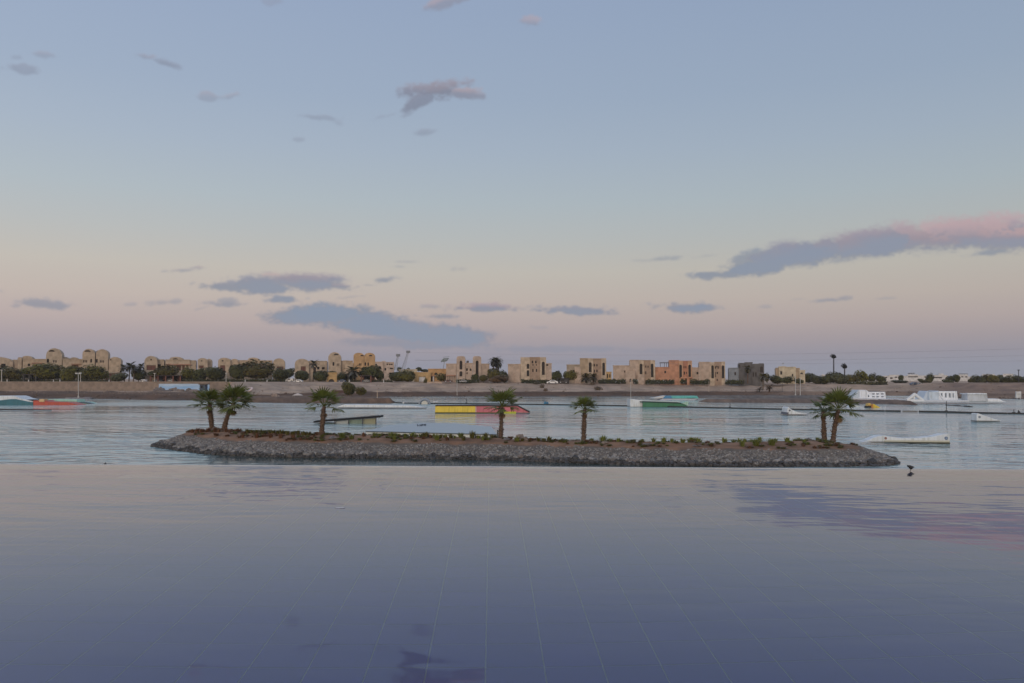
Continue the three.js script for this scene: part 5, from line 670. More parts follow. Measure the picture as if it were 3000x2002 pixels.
// cars
function car(label, x, yb, z, wpx, body, o = {}) {
  const p = at(x, yb, z), t = thing(o.van ? 'van' : 'car', label, o.van ? 'van' : 'car', p), L = wpx / F * z, h = o.van ? L * 0.42 : L * 0.32, s = new THREE.Shape(), X = (u) => (u - 0.5) * L * (o.flip ? -1 : 1), pts = o.van ? [[0.02, .12], [0, .4], [.12, .62], [.22, 1], [.97, 1], [1, .5], [.98, .12]] : [[0, .2], [.01, .48], [.22, .6], [.36, .97], [.7, 1], [.88, .66], [.99, .58], [1, .2]];
  pts.forEach(([u, v], i) => (i ? s.lineTo(X(u), v * h) : s.moveTo(X(u), v * h))); s.closePath();
  const g = new THREE.ExtrudeGeometry(s, { depth: 1.6, bevelEnabled: true, bevelSize: 0.06, bevelThickness: 0.08, bevelSegments: 2 }).translate(0, 0.05, -0.8); const b = new THREE.Mesh(metres(g), body); b.name = 'body'; b.castShadow = true; t.add(b);
  const gl = o.van ? [[.2, .62], [.25, .92], [.6, .92], [.6, .62]] : [[.3, .62], [.38, .9], [.68, .92], [.82, .66]], q = new THREE.Shape(gl.map(([u, v]) => new THREE.Vector2(X(u), v * h + 0.05))), gg = new THREE.ExtrudeGeometry(q, { depth: 1.8, bevelEnabled: false }).translate(0, 0, -0.9), w = new THREE.Mesh(gg, mPane); w.name = 'window'; t.add(w);
  for (const u of [.2, .8]) for (const e of [-1, 1]) { const c = new THREE.Mesh(new THREE.CylinderGeometry(0.33, 0.33, 0.22, 14).rotateX(Math.PI / 2), mBlack); c.name = 'wheel'; c.position.set(X(u), 0.33, e * 0.8); t.add(c); const hub = new THREE.Mesh(new THREE.CylinderGeometry(0.18, 0.18, 0.02, 10).rotateX(Math.PI / 2), mSteel); hub.name = 'hub'; hub.position.z = e * 0.115; c.add(hub); }
  for (const e of [-1, 1]) { const l = new THREE.Mesh(new THREE.BoxGeometry(0.08, 0.16, 0.3), mWhite); l.name = 'headlight'; l.position.set(X(0.0), h * .42, e * 0.6); t.add(l); }
  return t;
}
const paintW = M(0.78, 0.78, 0.78, { roughness: 0.3 }), paintD = M(0.02, 0.02, 0.024, { roughness: 0.3 }), paintB = M(0.05, 0.09, 0.17, { roughness: 0.3 }), paintS = M(0.3, 0.31, 0.33, { roughness: 0.3 });
car('white car parked at the left end of the long carport', 420, 1119.6, 287, 15, paintW, { van: true }); car('dark blue-grey car under the left bays of the long carport', 463, 1119.6, 291, 26, M(0.1, 0.115, 0.13, { roughness: .3 })); car('dark car with a grey roof under the right bays of the long carport', 498, 1119.6, 291, 26, paintS);
car('pale grey van parked left of the lamp post by the vans', 849, 1119.5, 290, 22, M(0.55, 0.53, 0.5, { roughness: .35 }), { van: true }); car('bright white car parked right of the lamp post by the vans', 874, 1121, 284, 24, paintW); car('white low car parked on the bank road before the paired-window villa', 1618, 1125, 281, 32, paintW); car('black van parked in the dark carport right of the white low car', 1650, 1123.4, 284, 27, paintD, { van: true }); car('dark blue car parked before the white houses on the right', 2678, 1128, 286, 20, paintB); car('pale cream car just right of the dark blue car', 2696, 1127.6, 288, 13, M(0.6, 0.57, 0.5, { roughness: .35 })); car('dark car under the small brown carport', 1072, 1120, 291, 22, paintS); car('dark car half hidden between the gatehouse and the broad palm', 1002, 1120, 289, 22, paintB); car('silver car parked under the hedge of the two-tower villa', 1356, 1121, 283, 22, paintS); car('dark car parked before the small ochre house', 1313, 1120.6, 285, 22, M(0.09, 0.03, 0.035, { roughness: .35 }));
// leaning lattice masts of the cable park
function lattice(label, x0, y0, x1, y1, z, w) { const b = at(x0, y0, z), e = at(x1, y1, z), t = thing('lattice_mast', label, 'mast', b), legs = [], br = [], n = 10, col = M(0.42, 0.44, 0.48); const P = (s, i) => { const c = b.clone().lerp(e, s), k = w * (1 - 0.55 * s), a = i * 2.094; return c.add(new THREE.Vector3(Math.cos(a) * k, 0, Math.sin(a) * k)); }; for (let i = 0; i < 3; i++) { mesh('leg', rod(P(0, i), P(1, i), 0.09, 0.07, 5), col, t); for (let k = 0; k < n; k++) br.push(rod(P(k / n, i), P((k + 1) / n, (i + 1) % 3), 0.045, 0.045, 4)); } mesh('bracing', br, col, t); mesh('head', box(e.x - 0.7, e.x + 0.9, e.y - 0.4, e.y + 0.6, e.z - 0.5, e.z + 0.5), M(0.2, 0.21, 0.23), t); return e; }
const topA = lattice('shorter grey lattice mast leaning right behind the ochre block', 1157, 1086, 1165.5, 1042, 330, 0.75), topB = lattice('taller grey lattice mast leaning right, second behind the ochre block', 1178, 1088, 1195, 1032, 335, 0.85);
{ const b = at(1296, 1090, 340), e = at(1303, 1056, 340), t = thing('cable_tower', 'thin tower with a tilted grey-green wheel frame behind the two-tower villa', 'tower', b), col = M(0.2, 0.24, 0.23); mesh('mast', rod(b, e, 0.2, 0.14, 6), M(0.35, 0.37, 0.4), t); const L = (a, c, r = 0.14) => rod(at(...a, 340), at(...c, 340), r, r, 5); mesh('wheel_frame', [L([1292, 1060], [1300, 1051], 0.2), L([1300, 1051], [1314, 1050], 0.2), L([1314, 1050], [1308, 1058], 0.2), L([1308, 1058], [1292, 1060], 0.2), L([1296, 1056], [1311, 1054], 0.25), L([1300, 1051], [1301, 1062], 0.2)], col, t); mesh('guard', L([1298, 1047], [1316, 1045], 0.08), col, t);
  const wire = (label, a, c, sag, r = 0.02) => { const m = a.clone().add(c).multiplyScalar(0.5); m.y -= sag; tag(mesh('overhead_cable', new THREE.TubeGeometry(new THREE.QuadraticBezierCurve3(a, m, c), 60, r, 4), M(0.3, 0.3, 0.33)), label, 'cable'); };
  wire('thin cable from the leaning masts to the tower with the wheel frame', at(1216, 1055.5, 337), at(1296, 1055, 340), 0.2, 0.06); wire('upper thin cable crossing the sky above the villas to the right border', topB.clone(), at(3080, 1020, 220), 3.2, 0.022); wire('lower thin cable crossing the sky above the villas to the right border', at(1303, 1053, 340), at(3080, 1040, 222), 2.6, 0.022); wire('lowest thin cable over the right-hand trees', at(1303, 1057, 340), at(3080, 1056, 225), 2.4, 0.02); }

// ------------------------------------------------------------------ the cable-park obstacles on the lake
const obstacle = (name, label, cat, x, y, z) => thing(name, label, cat, on(x, y, 0).setZ(-z).setX(at(x, y, z).x).setY(0));
const prof = (t, part, pts, z, thick, mat, bev = 0.03) => mesh(part, prism(pts, z, thick, bev), mat, t);
// a thin sheet laid along a profile line
const deck = (t, part, pts, z, thick, mat, h = 2) => prof(t, part, [...pts, ...pts.slice().reverse().map(([x, y]) => [x, y - h])], z, thick, mat, 0.01);
const roundel = (t, x, y, z, rpx, mats) => { mats.forEach((m, i) => mesh('roundel', new THREE.CylinderGeometry(rpx / F * z * (1 - 0.4 * i), rpx / F * z * (1 - 0.4 * i), 0.02, 20).rotateX(Math.PI / 2).translate(at(x, y, z).x, at(x, y, z).y, -z + 0.012 + 0.012 * i), m, t)); };
{ // white kicker with a teal side at the left border
  const z = 152, t = obstacle('kicker', 'big white kicker ramp with a curved teal side at the left picture border', 'wakeboard ramp', 40, 1190, z);
  prof(t, 'body', [[-90, 1189.5], [-90, 1161], [38, 1160.5], [48, 1163], [60, 1168], [72, 1171], [95, 1176], [96, 1189.5]], z + 0.4, 4, mKick); prof(t, 'side_panel', [[-90, 1189], [-90, 1180], [-20, 1175], [10, 1172.2], [30, 1169.8], [44, 1170], [62, 1173.5], [80, 1177], [96, 1179.5], [96, 1189]], z, 0.36, mTeal); prof(t, 'base', [[-92, 1190.6], [-92, 1189.2], [97, 1189.2], [97, 1190.6]], z - 0.1, 4.4, M(0.1, 0.16, 0.17));
  const o = obstacle('kicker', 'low orange red ramp with a yellow block on top joining the teal kicker', 'wakeboard ramp', 165, 1190, z); prof(o, 'body', [[96.6, 1190], [96.6, 1174], [128, 1173.2], [136, 1177], [160, 1178.5], [196, 1178.8], [222, 1185], [236, 1190]], z, 3, mRed); deck(o, 'deck', [[72, 1172.8], [112, 1172.8]], z + 0.6, 2.4, mDark, 1.6); prof(o, 'block', [[114, 1178], [114, 1170], [128, 1169.4], [129, 1178]], z - 0.15, 1.2, M(0.62, 0.42, 0.22));
  const gk = obstacle('kicker', 'low pale green ramp with a curved dark edge behind the orange ramp', 'wakeboard ramp', 210, 1186, z + 8); prof(gk, 'body', [[131, 1186], [132, 1171], [150, 1170], [224, 1171], [226, 1178], [250, 1179], [272, 1187]], z + 8, 3, mMint); deck(gk, 'deck', [[131, 1173], [142, 1177], [170, 1179.6], [224, 1181]], z + 7.7, 0.24, mGreen, 3.5); deck(gk, 'curved_edge', [[222, 1181.5], [240, 1180.6], [256, 1182.6], [272, 1187], [278, 1188.5]], z + 7.6, 1.0, M(0.09, 0.13, 0.16), 2.6);
  const fl = obstacle('floating_boom', 'thin dark floating beam lying on the water before the teal kicker', 'float', 70, 1201, 128); mesh('beam', [rod(at(-120, 1200, 128.5).setY(0.1), at(150, 1202, 127.5).setY(0.02), 0.22, 0.1, 8)], M(0.06, 0.055, 0.06), fl);
}
{ // black rail ramp
  const z = 89, t = obstacle('rail_ramp', 'black sloping rail ramp on posts with green glassy side panels behind the lone palm', 'wakeboard ramp', 1000, 1244, z);
  deck(t, 'deck', [[918, 1239.4], [940, 1237.2], [1020, 1231], [1114, 1224]], z, 2.2, M(0.012, 0.012, 0.013, { roughness: 0.9 }), 5); for (const [x, y0] of [[980.5, 1233.5], [1021, 1230.5], [1062, 1228], [1101, 1225]]) { mesh('post', [pbox(x - 1.4, y0, x + 1.4, 1246, z - 0.02, 0.1)], mBlack, t); mesh('post', [pbox(x - 1.4, y0, x + 1.4, 1246, z + 2.0, 0.1)], mBlack, t); }
  mesh('side_panel', prism([[1023, 1243.6], [1023, 1231.2], [1060, 1228.4], [1060, 1244]], z + 0.3, 0.06), mGlassGreen, t); mesh('side_panel', prism([[1064, 1244], [1064, 1228.2], [1099.6, 1225.6], [1099.6, 1245]], z + 0.3, 0.06), M(0.34, 0.33, 0.22), t); mesh('side_panel', prism([[983, 1241.4], [983, 1234], [1019, 1231.4], [1019, 1242.5]], z + 0.3, 0.06), M(0.42, 0.45, 0.45), t); prof(t, 'float', [[950, 1243], [950, 1239.6], [1102, 1243.6], [1102, 1247.4]], z + 0.5, 1.4, M(0.12, 0.17, 0.16));
}
{ // wide pale slider behind the island
  const z = 69, t = obstacle('slider', 'wide pale blue and white hip-shaped slider with dark lettering, behind the middle of the island', 'wakeboard ramp', 1260, 1279, z), A = (x, y, d) => at(x, y, d).toArray();
  const P0 = at(1070, 1263.4, z), P1 = at(1455, 1273, z), up = at(1235, 1239.5, z + 4.2), nrm = P1.clone().sub(P0).cross(up.clone().sub(P0)).normalize();
  const hit = (x, y) => { const d = new THREE.Vector3(...ray(x, y)), o = new THREE.Vector3(0, EYE, 0); return o.addScaledVector(d, P0.clone().sub(o).dot(nrm) / d.dot(nrm)); };
  const top = [[1440, 1251.4], [1332, 1240.2], [1235, 1239.5], [1140, 1247]].map(([x, y]) => hit(x, y)), pos = [], fan = [P0, P1, ...top]; for (let i = 1; i < fan.length - 1; i++) for (const q of [fan[0], fan[i], fan[i + 1]]) pos.push(q.x, q.y, q.z);
  const rim = [P1, ...top, P0].map((q) => [q, new THREE.Vector3(q.x * 1.03, 0, q.z - 3.2)]); for (let i = 0; i < rim.length - 1; i++) for (const q of [rim[i][0], rim[i][1], rim[i + 1][0], rim[i + 1][0], rim[i][1], rim[i + 1][1]]) pos.push(q.x, q.y, q.z);
  const g = new THREE.BufferGeometry(); g.setAttribute('position', new THREE.Float32BufferAttribute(pos, 3)); g.computeVertexNormals();
  mesh('deck', metres(g), new THREE.MeshStandardMaterial({ color: new THREE.Color().setRGB(0.41, 0.45, 0.455), roughness: 0.6, side: THREE.DoubleSide }), t); prof(t, 'side_panel', [[1072, 1288], [1072, 1266], [1454, 1275.2], [1454, 1288]], z + 0.1, 0.3, M(0.62, 0.62, 0.58, { roughness: 0.5 }), 0.01); deck(t, 'edge_strip', [[1070, 1265.2], [1455, 1274.8]], z - 0.05, 0.4, M(0.09, 0.1, 0.11), 1.8); prof(t, 'end_post', [[1456, 1290], [1456, 1260], [1459.5, 1260], [1459.5, 1290]], z - 0.02, 0.3, mBlack, 0.01);
  // dark lettering, too small to read, as flat strokes on the deck
  const stroke = []; for (const [x0, y0, x1, y1] of [[1223, 1241.5, 1223, 1247.5], [1223, 1244.5, 1227, 1247], [1230, 1242.6, 1230, 1247.5], [1230, 1243, 1234, 1246.4], [1234, 1242, 1234, 1247.2], [1236.5, 1241.6, 1236.5, 1247], [1237, 1241.8, 1240.5, 1243.4], [1240.5, 1243.4, 1237, 1245], [1242.4, 1241.8, 1242.4, 1246.6], [1242.6, 1242, 1246, 1243.6], [1246, 1243.6, 1243, 1245.2], [1245.4, 1241.6, 1248.4, 1241.8], [1247, 1242, 1247, 1247]]) { const a = hit(x0, y0 + 2), b = hit(x1, y1 + 2), s = rod(a, b, 0.028, 0.028, 6); s.translate(nrm.x * 0.012, Math.abs(nrm.y) * 0.012, nrm.z * 0.012); stroke.push(s); } mesh('lettering', stroke, M(0.06, 0.065, 0.08), t);
}
{ // yellow and pink box
  const z = 116, t = obstacle('slider_box', 'long yellow box sloping off into a pink ramp, behind the slender palm', 'wakeboard ramp', 1400, 1210, z);
  prof(t, 'yellow_side', [[1274.5, 1208.6], [1275, 1190.5], [1392, 1190.5], [1392, 1208.6]], z, 2.6, mYel); prof(t, 'joint', [[1392.1, 1208.6], [1392.1, 1191], [1395.9, 1191], [1395.9, 1208.6]], z + 0.02, 2.5, M(0.6, 0.42, 0.33), 0.005); prof(t, 'pink_side', [[1396, 1208.8], [1396, 1190.5], [1516, 1191], [1551, 1209.4]], z, 2.6, mPinkBox); deck(t, 'deck', [[1275, 1190.2], [1395, 1190], [1516, 1190.6], [1553, 1209.4]], z - 0.1, 2.8, M(0.045, 0.035, 0.03), 2.3); prof(t, 'float', [[1274, 1211], [1274, 1208.9], [1474, 1209.2], [1474, 1211]], z - 0.02, 2.6, M(0.16, 0.14, 0.05), 0.01); prof(t, 'float', [[1474.2, 1211.6], [1474.2, 1206.4], [1512, 1206.4], [1512, 1211.6]], z - 0.14, 0.1, M(0.5, 0.5, 0.05), 0.01); deck(t, 'rail', [[1284, 1187.6], [1500, 1188]], z + 2.2, 0.3, M(0.6, 0.6, 0.58), 1.6);
}
{ // low white floats left of the box
  const z = 134, t = obstacle('slider', 'very long low white slider lying flat on the water right of the lone palm', 'wakeboard ramp', 1120, 1194, z); prof(t, 'body', [[985, 1193.5], [1005, 1186], [1060, 1186.2], [1200, 1189], [1246, 1194.6]], z, 2.2, mKick); deck(t, 'base', [[990, 1195.2], [1246, 1196]], z - 0.1, 2.4, M(0.2, 0.2, 0.22), 1.1);
}
{ // green box with white ramp, turquoise slider
  const z = 141, t = obstacle('slider_box', 'dark green box with a white kicker on its left, in the middle distance', 'wakeboard ramp', 1940, 1194, z);
  prof(t, 'ramp', [[1846.5, 1192.6], [1846.5, 1169.6], [1862, 1171], [1880, 1174], [1884, 1178], [1884, 1192.6]], z + 0.6, 4, mKick); prof(t, 'roof_panel', [[1868, 1174.5], [1880, 1172.6], [1990, 1176.5], [2002, 1180.8], [1884, 1177.6]], z + 3.5, 1, M(0.52, 0.6, 0.6)); prof(t, 'body', [[1883.6, 1193.2], [1884, 1178.4], [1994, 1181.8], [2013, 1190], [2016, 1193.2]], z, 3, mGreen); deck(t, 'deck', [[1876, 1178.6], [1996, 1182.4]], z - 0.1, 3.2, M(0.02, 0.05, 0.04), 2); prof(t, 'end_ramp', [[1996.4, 1182], [2012, 1177], [2018, 1177.4], [2016, 1189.6]], z + 0.3, 2.4, mMint); prof(t, 'float', [[1880, 1195], [1880, 1193.4], [2017, 1193.4], [2017, 1195]], z - 0.05, 3, mDark, 0.01);
  const y = 189, k = obstacle('kicker', 'turquoise and blue slider with a white curved ramp, beyond the dark green box', 'wakeboard ramp', 1985, 1172, y); prof(k, 'ramp', [[1908, 1167.4], [1926, 1164.6], [1940, 1161], [1950, 1159.6], [1942, 1167.8]], y + 0.5, 3, M(0.6, 0.58, 0.54)); prof(k, 'blue_side', [[1942.4, 1168], [1951, 1159.6], [1966, 1160.4], [1970, 1168]], y, 3, mBlue); prof(k, 'turquoise_side', [[1970.2, 1168], [1966.2, 1160.4], [2042, 1160.4], [2048, 1167.8]], y, 3, mAqua); prof(k, 'base', [[1930, 1173], [1944, 1168.3], [2046, 1168.2], [2034, 1173]], y + 0.1, 2.6, M(0.5, 0.5, 0.55)); prof(k, 'slot', [[2012, 1167.6], [2014, 1166], [2036, 1166], [2037, 1167.6]], y - 0.05, 0.1, M(0.03, 0.2, 0.2), 0.005);
}
{ // white kickers on the right
  let z = 110, t = obstacle('kicker', 'small white kicker with a steep back, just left of the right pair of palms', 'wakeboard ramp', 2335, 1214, z); prof(t, 'body', [[2306, 1214], [2307.6, 1197], [2311, 1192.6], [2314, 1197], [2322, 1201.6], [2334, 1207], [2348, 1210.6], [2366, 1212.6], [2366, 1214]], z, 2.2, mKick); prof(t, 'back_plate', [[2305, 1215], [2306, 1208.6], [2311, 1208.6], [2311, 1215]], z - 0.1, 2.4, M(0.13, 0.13, 0.15)); prof(t, 'base', [[2305, 1215.4], [2305, 1214.1], [2367, 1213.2], [2367, 1214.6]], z - 0.04, 2.2, M(0.25, 0.25, 0.27), 0.005); roundel(t, 2314, 1203, z, 2.6, [M(0.1, 0.11, 0.14)]);
  z = 93; t = obstacle('kicker', 'white wedge kicker with a dark roundel near the right border', 'wakeboard ramp', 2900, 1234, z); prof(t, 'body', [[2862, 1233], [2863, 1213], [2867, 1211.6], [2880, 1216.4], [2912, 1227.6], [2934, 1232.4], [2934, 1234]], z, 1.2, mKick); prof(t, 'base', [[2862, 1236], [2862, 1233.2], [2930, 1234.2], [2930, 1236]], z - 0.03, 1.2, M(0.14, 0.16, 0.16), 0.005); roundel(t, 2870.4, 1222.4, z, 3.4, [M(0.12, 0.15, 0.19), M(0.3, 0.33, 0.38)]);
  z = 61.5; t = obstacle('kicker', 'long low white double-ended kicker with a red and a blue roundel, right of the island', 'wakeboard ramp', 2660, 1298, z); prof(t, 'body', [[2530, 1294.6], [2546, 1289.6], [2560, 1283], [2574, 1278.4], [2590, 1276], [2604, 1279.6], [2640, 1284], [2690, 1284], [2736, 1279.4], [2756, 1274.6], [2768, 1272.2], [2783, 1272.2], [2784, 1297], [2600, 1295]], z, 0.9, mKick); prof(t, 'side_panel', [[2592, 1294.6], [2592, 1290.4], [2783.4, 1291.6], [2783.4, 1296.6]], z - 0.05, 0.04, M(0.52, 0.5, 0.4), 0.005); prof(t, 'base', [[2556, 1297], [2556, 1295.2], [2784.4, 1297.2], [2784.4, 1301.4]], z - 0.02, 0.9, M(0.09, 0.09, 0.065), 0.01); roundel(t, 2595.3, 1284.6, z, 3.6, [M(0.2, 0.06, 0.05), M(0.35, 0.2, 0.16)]); roundel(t, 2772.5, 1284.4, z, 4.8, [M(0.1, 0.15, 0.26), M(0.25, 0.32, 0.42)]);
}
{ // inflatables
  let z = 172, t = obstacle('inflatable_tower', 'white inflatable climbing frame with square openings, left one of the inflatables', 'inflatable', 2545, 1170, z);
  prof(t, 'slide', [[2490, 1168], [2502, 1161], [2512, 1148], [2516, 1143], [2519, 1143], [2519, 1168]], z + 0.4, 3.4, M(0.5, 0.56, 0.6)); prof(t, 'tower', [[2519.2, 1168.4], [2519.2, 1142.8], [2538, 1143], [2540, 1168.4]], z, 4, mInfl, 0.12); prof(t, 'brace', [[2538.4, 1148], [2538.4, 1143.2], [2552, 1152.4], [2552, 1157]], z, 1.2, mInfl, 0.1);
  const s = new THREE.Shape([[2540.4, 1168.4], [2540.4, 1149.4], [2594, 1149.4], [2596, 1168.4]].map(([x, y]) => { const p = at(x, y, z); return new THREE.Vector2(p.x, p.y); })); for (const x of [2555.4, 2568, 2581.6]) for (const y of [1152.4, 1160.4]) { const p = at(x, y + 5, z), q = at(x + 9, y, z), h = new THREE.Path(); h.moveTo(p.x, p.y); h.lineTo(q.x, p.y); h.lineTo(q.x, q.y); h.lineTo(p.x, q.y); h.closePath(); s.holes.push(h); } { const a = at(2543, 1166, z), b = at(2550, 1162, z), c = at(2543, 1155, z), h = new THREE.Path(); h.moveTo(a.x, a.y); h.lineTo(b.x, b.y); h.lineTo(c.x, c.y); h.closePath(); s.holes.push(h); }
  mesh('frame', metres(new THREE.ExtrudeGeometry(s, { depth: 0.9, bevelEnabled: true, bevelSize: 0.06, bevelThickness: 0.06, bevelSegments: 2 }).translate(0, 0, -z - 1)), mInfl, t); deck(t, 'base_tube', [[2488, 1172], [2660, 1175.4]], z - 3.6, 5, M(0.6, 0.62, 0.66), 5);
  z = 160; t = obstacle('inflatable_tent', 'small white triangular inflatable frame between the two climbing frames', 'inflatable', 2680, 1176, z); const tube = (a, b, r = 0.33) => rod(at(...a, z), at(...b, z), r, r, 10); mesh('frame', [tube([2658, 1173], [2680, 1156]), tube([2680, 1156], [2704, 1173]), tube([2678, 1158], [2678.5, 1172], 0.22), rod(at(2658, 1173, z + 3), at(2680, 1156, z + 3), .33), rod(at(2680, 1156, z + 3), at(2704, 1173, z + 3), .33), rod(at(2680, 1156, z), at(2680, 1156, z + 3), .33)], mInfl, t); mesh('base', [tube([2656, 1174], [2706, 1175], 0.36)], mInfl, t);
  z = 164; t = obstacle('inflatable_tower', 'white inflatable climbing frame with four tall openings, right one of the two', 'inflatable', 2750, 1175, z); prof(t, 'slide', [[2698, 1174], [2708, 1164], [2714, 1150], [2718, 1146], [2722, 1146], [2722, 1174]], z + 0.5, 3.4, M(0.52, 0.59, 0.66)); prof(t, 'tower', [[2722.2, 1174], [2722.2, 1148], [2746, 1147], [2752, 1145.4], [2752, 1174]], z, 4, M(0.58, 0.66, 0.74, { map: mInfl.map, roughness: 0.4 }), 0.12); deck(t, 'roof_edge', [[2722, 1148.4], [2806, 1148.6]], z + 0.4, 3, M(0.17, 0.18, 0.2), 1.6);
  const s2 = new THREE.Shape([[2752.2, 1174], [2752.2, 1147.6], [2804, 1147.6], [2807, 1174]].map(([x, y]) => { const p = at(x, y, z); return new THREE.Vector2(p.x, p.y); })); for (const [x, w] of [[2757, 6], [2769, 6.5], [2780.6, 7], [2791.6, 5]]) { const p = at(x, 1166, z), q = at(x + w, 1152, z), h = new THREE.Path(); h.moveTo(p.x, p.y); h.lineTo(q.x, p.y); h.lineTo(q.x, q.y); h.lineTo(p.x, q.y); h.closePath(); s2.holes.push(h); } mesh('frame', metres(new THREE.ExtrudeGeometry(s2, { depth: 0.9, bevelEnabled: true, bevelSize: 0.06, bevelThickness: 0.06, bevelSegments: 2 }).translate(0, 0, -z - 1)), mInfl, t); prof(t, 'brace', [[2753, 1156], [2753, 1152], [2766, 1168], [2764, 1172]], z - 0.2, 0.6, mInfl, 0.05); deck(t, 'base_tube', [[2700, 1177.4], [2840, 1178]], z - 3, 5, M(0.6, 0.63, 0.67), 4.6);
  z = 162; t = obstacle('inflatable_gate', 'plain white inflatable block with a raised rim and a low tail, rightmost of the inflatables', 'inflatable', 2880, 1178, z); prof(t, 'body', [[2836, 1177], [2836, 1155], [2892, 1155], [2894, 1177]], z + 0.3, 2.4, M(0.6, 0.64, 0.7, { map: mInfl.map, roughness: 0.4 }), 0.12); deck(t, 'rim', [[2835, 1156], [2892, 1156], [2894.5, 1176]], z, 2.8, mInfl, 3.2); prof(t, 'tail', [[2894.6, 1177], [2894.6, 1168.6], [2928, 1168.8], [2934, 1172], [2942, 1176], [2952, 1178.6], [2894.6, 1178.4]], z, 2.6, mInfl, 0.1); deck(t, 'base_tube', [[2832, 1179.4], [2940, 1179.6]], z - 1, 3.6, M(0.42, 0.47, 0.48), 2);
  t = obstacle('sign_board', 'blank white board standing on the shore at the right border', 'sign', 2987, 1170, 196); prof(t, 'board', [[2978, 1166.6], [2978, 1147.6], [2993, 1147.6], [2993, 1166.6]], 196, 0.4, mWhite, 0.05); mesh('post', [pbox(2980, 1166, 2981.4, 1172, 195.9, 0.15), pbox(2990, 1166, 2991.4, 1172, 195.9, 0.15)], mSteel, t); prof(t, 'grey_strip', [[2981, 1156], [2981, 1154.4], [2990, 1154.4], [2990, 1156]], 195.9, 0.05, M(0.4, 0.4, 0.38), 0.005);  // narrow grey strip across the board face
}
{ // floating line with its poles, yellow float, arch and buoys
  const pts = [[1152, 1176.6], [1163, 1180.6], [1200, 1182], [1366, 1183.6], [1600, 1186.4], [1880, 1191], [2140, 1196.6], [2400, 1202], [2770, 1207.8], [2860, 1210.4], [3060, 1214.5]].map(([x, y]) => on(x, y, 0.06)), curve = new THREE.CatmullRomCurve3(pts);
  const t = thing('floating_boom', 'long dark floating boom drawn across the whole lake behind the palms', 'float', pts[4].clone()); const N = 40; for (let k = 0; k < N; k++) { const k1 = k === 30 ? k + 0.45 : k + 0.988, a = curve.getPoint(k / N), b = curve.getPoint(k1 / N), m = curve.getPoint((k + k1) / 2 / N); mesh('float_segment', new THREE.TubeGeometry(new THREE.CatmullRomCurve3([a, m, b]), 4, 0.16, 7), M(0.04, 0.04, 0.038), t); } mesh('pale_segment', rod(curve.getPoint(30.5 / N), curve.getPoint(30.97 / N), 0.16, 0.16, 8), M(0.2, 0.19, 0.18), t);
  for (const [x, y0, y1, l] of [[1366.4, 1168, 1183.6, 'thin dark pole on the floating boom above the yellow box'], [2139, 1180, 1197, 'thin dark pole on the floating boom in front of the gravel bar'], [2773, 1176, 1208, 'tallest thin dark pole on the floating boom, below the right climbing frame'], [2971, 1200, 1213, 'thin dark pole on the floating boom at the right border']]) { const b = on(x, y1, 0), e = at(x, y0, -b.z), g = thing('pole', l, 'pole', b); mesh('shaft', rod(b.clone().setY(-0.3), e, 0.06, 0.05, 6), mDark, g); mesh('float', new THREE.CylinderGeometry(0.22, 0.26, 0.3, 10).translate(b.x, 0.1, b.z), mDark, g); }
  const by = on(1597, 1184.5, 0), u = thing('buoy', 'small blue pointed buoy on the floating boom left of the bushy palm', 'buoy', by); mesh('cone', new THREE.ConeGeometry(0.34, 0.75, 10).translate(by.x, 0.38, by.z), M(0.05, 0.17, 0.27), u); mesh('float', new THREE.SphereGeometry(0.3, 10, 8).translate(by.x + 0.4, 0.16, by.z), M(0.05, 0.15, 0.24), u);
  const bd = on(2986, 1211.6, 0), ub = thing('buoy', 'small black tilted buoy on the floating boom at the right border', 'buoy', bd); mesh('float', new THREE.SphereGeometry(0.2, 10, 8).translate(bd.x, 0.12, bd.z), mBlack, ub); mesh('stick', rod(new THREE.Vector3(bd.x + .1, 0.1, bd.z), new THREE.Vector3(bd.x - 0.1, 0.42, bd.z), 0.1, 0.08), mBlack, ub);
  const z = 158, ar = obstacle('inflatable_arch', 'grey inflatable arch with a pale mouth on the boom left of the yellow box', 'inflatable', 1244, 1184, z); const c0 = at(1244, 1183, z), R = 17 / F * z; mesh('hoop', new THREE.TorusGeometry(R * 0.86, R * 0.2, 10, 24, Math.PI).scale(1, 0.95, 2.2).translate(c0.x, 0, c0.z), M(0.26, 0.28, 0.31, { roughness: 0.4 }), ar); mesh('mouth', new THREE.CircleGeometry(R * 0.55, 20, 0, Math.PI).translate(c0.x, 0.01, c0.z + 0.28), M(0.6, 0.58, 0.52), ar);
  for (const [x, y, l] of [[1187, 1181, 'short white float on the boom near the tip of the spit'], [1276, 1179.6, 'short pale float just right of the grey arch']]) { const p = on(x, y, 0.1), f = thing('float', l, 'float', p); mesh('body', rod(new THREE.Vector3(p.x - 0.5, 0.12, p.z), new THREE.Vector3(p.x + 0.5, 0.12, p.z), 0.22, 0.22, 10), mWhite, f); mesh('collar', rod(new THREE.Vector3(p.x - 0.1, 0.12, p.z), new THREE.Vector3(p.x + 0.1, 0.12, p.z), 0.24, 0.24, 10), mSteel, f); }
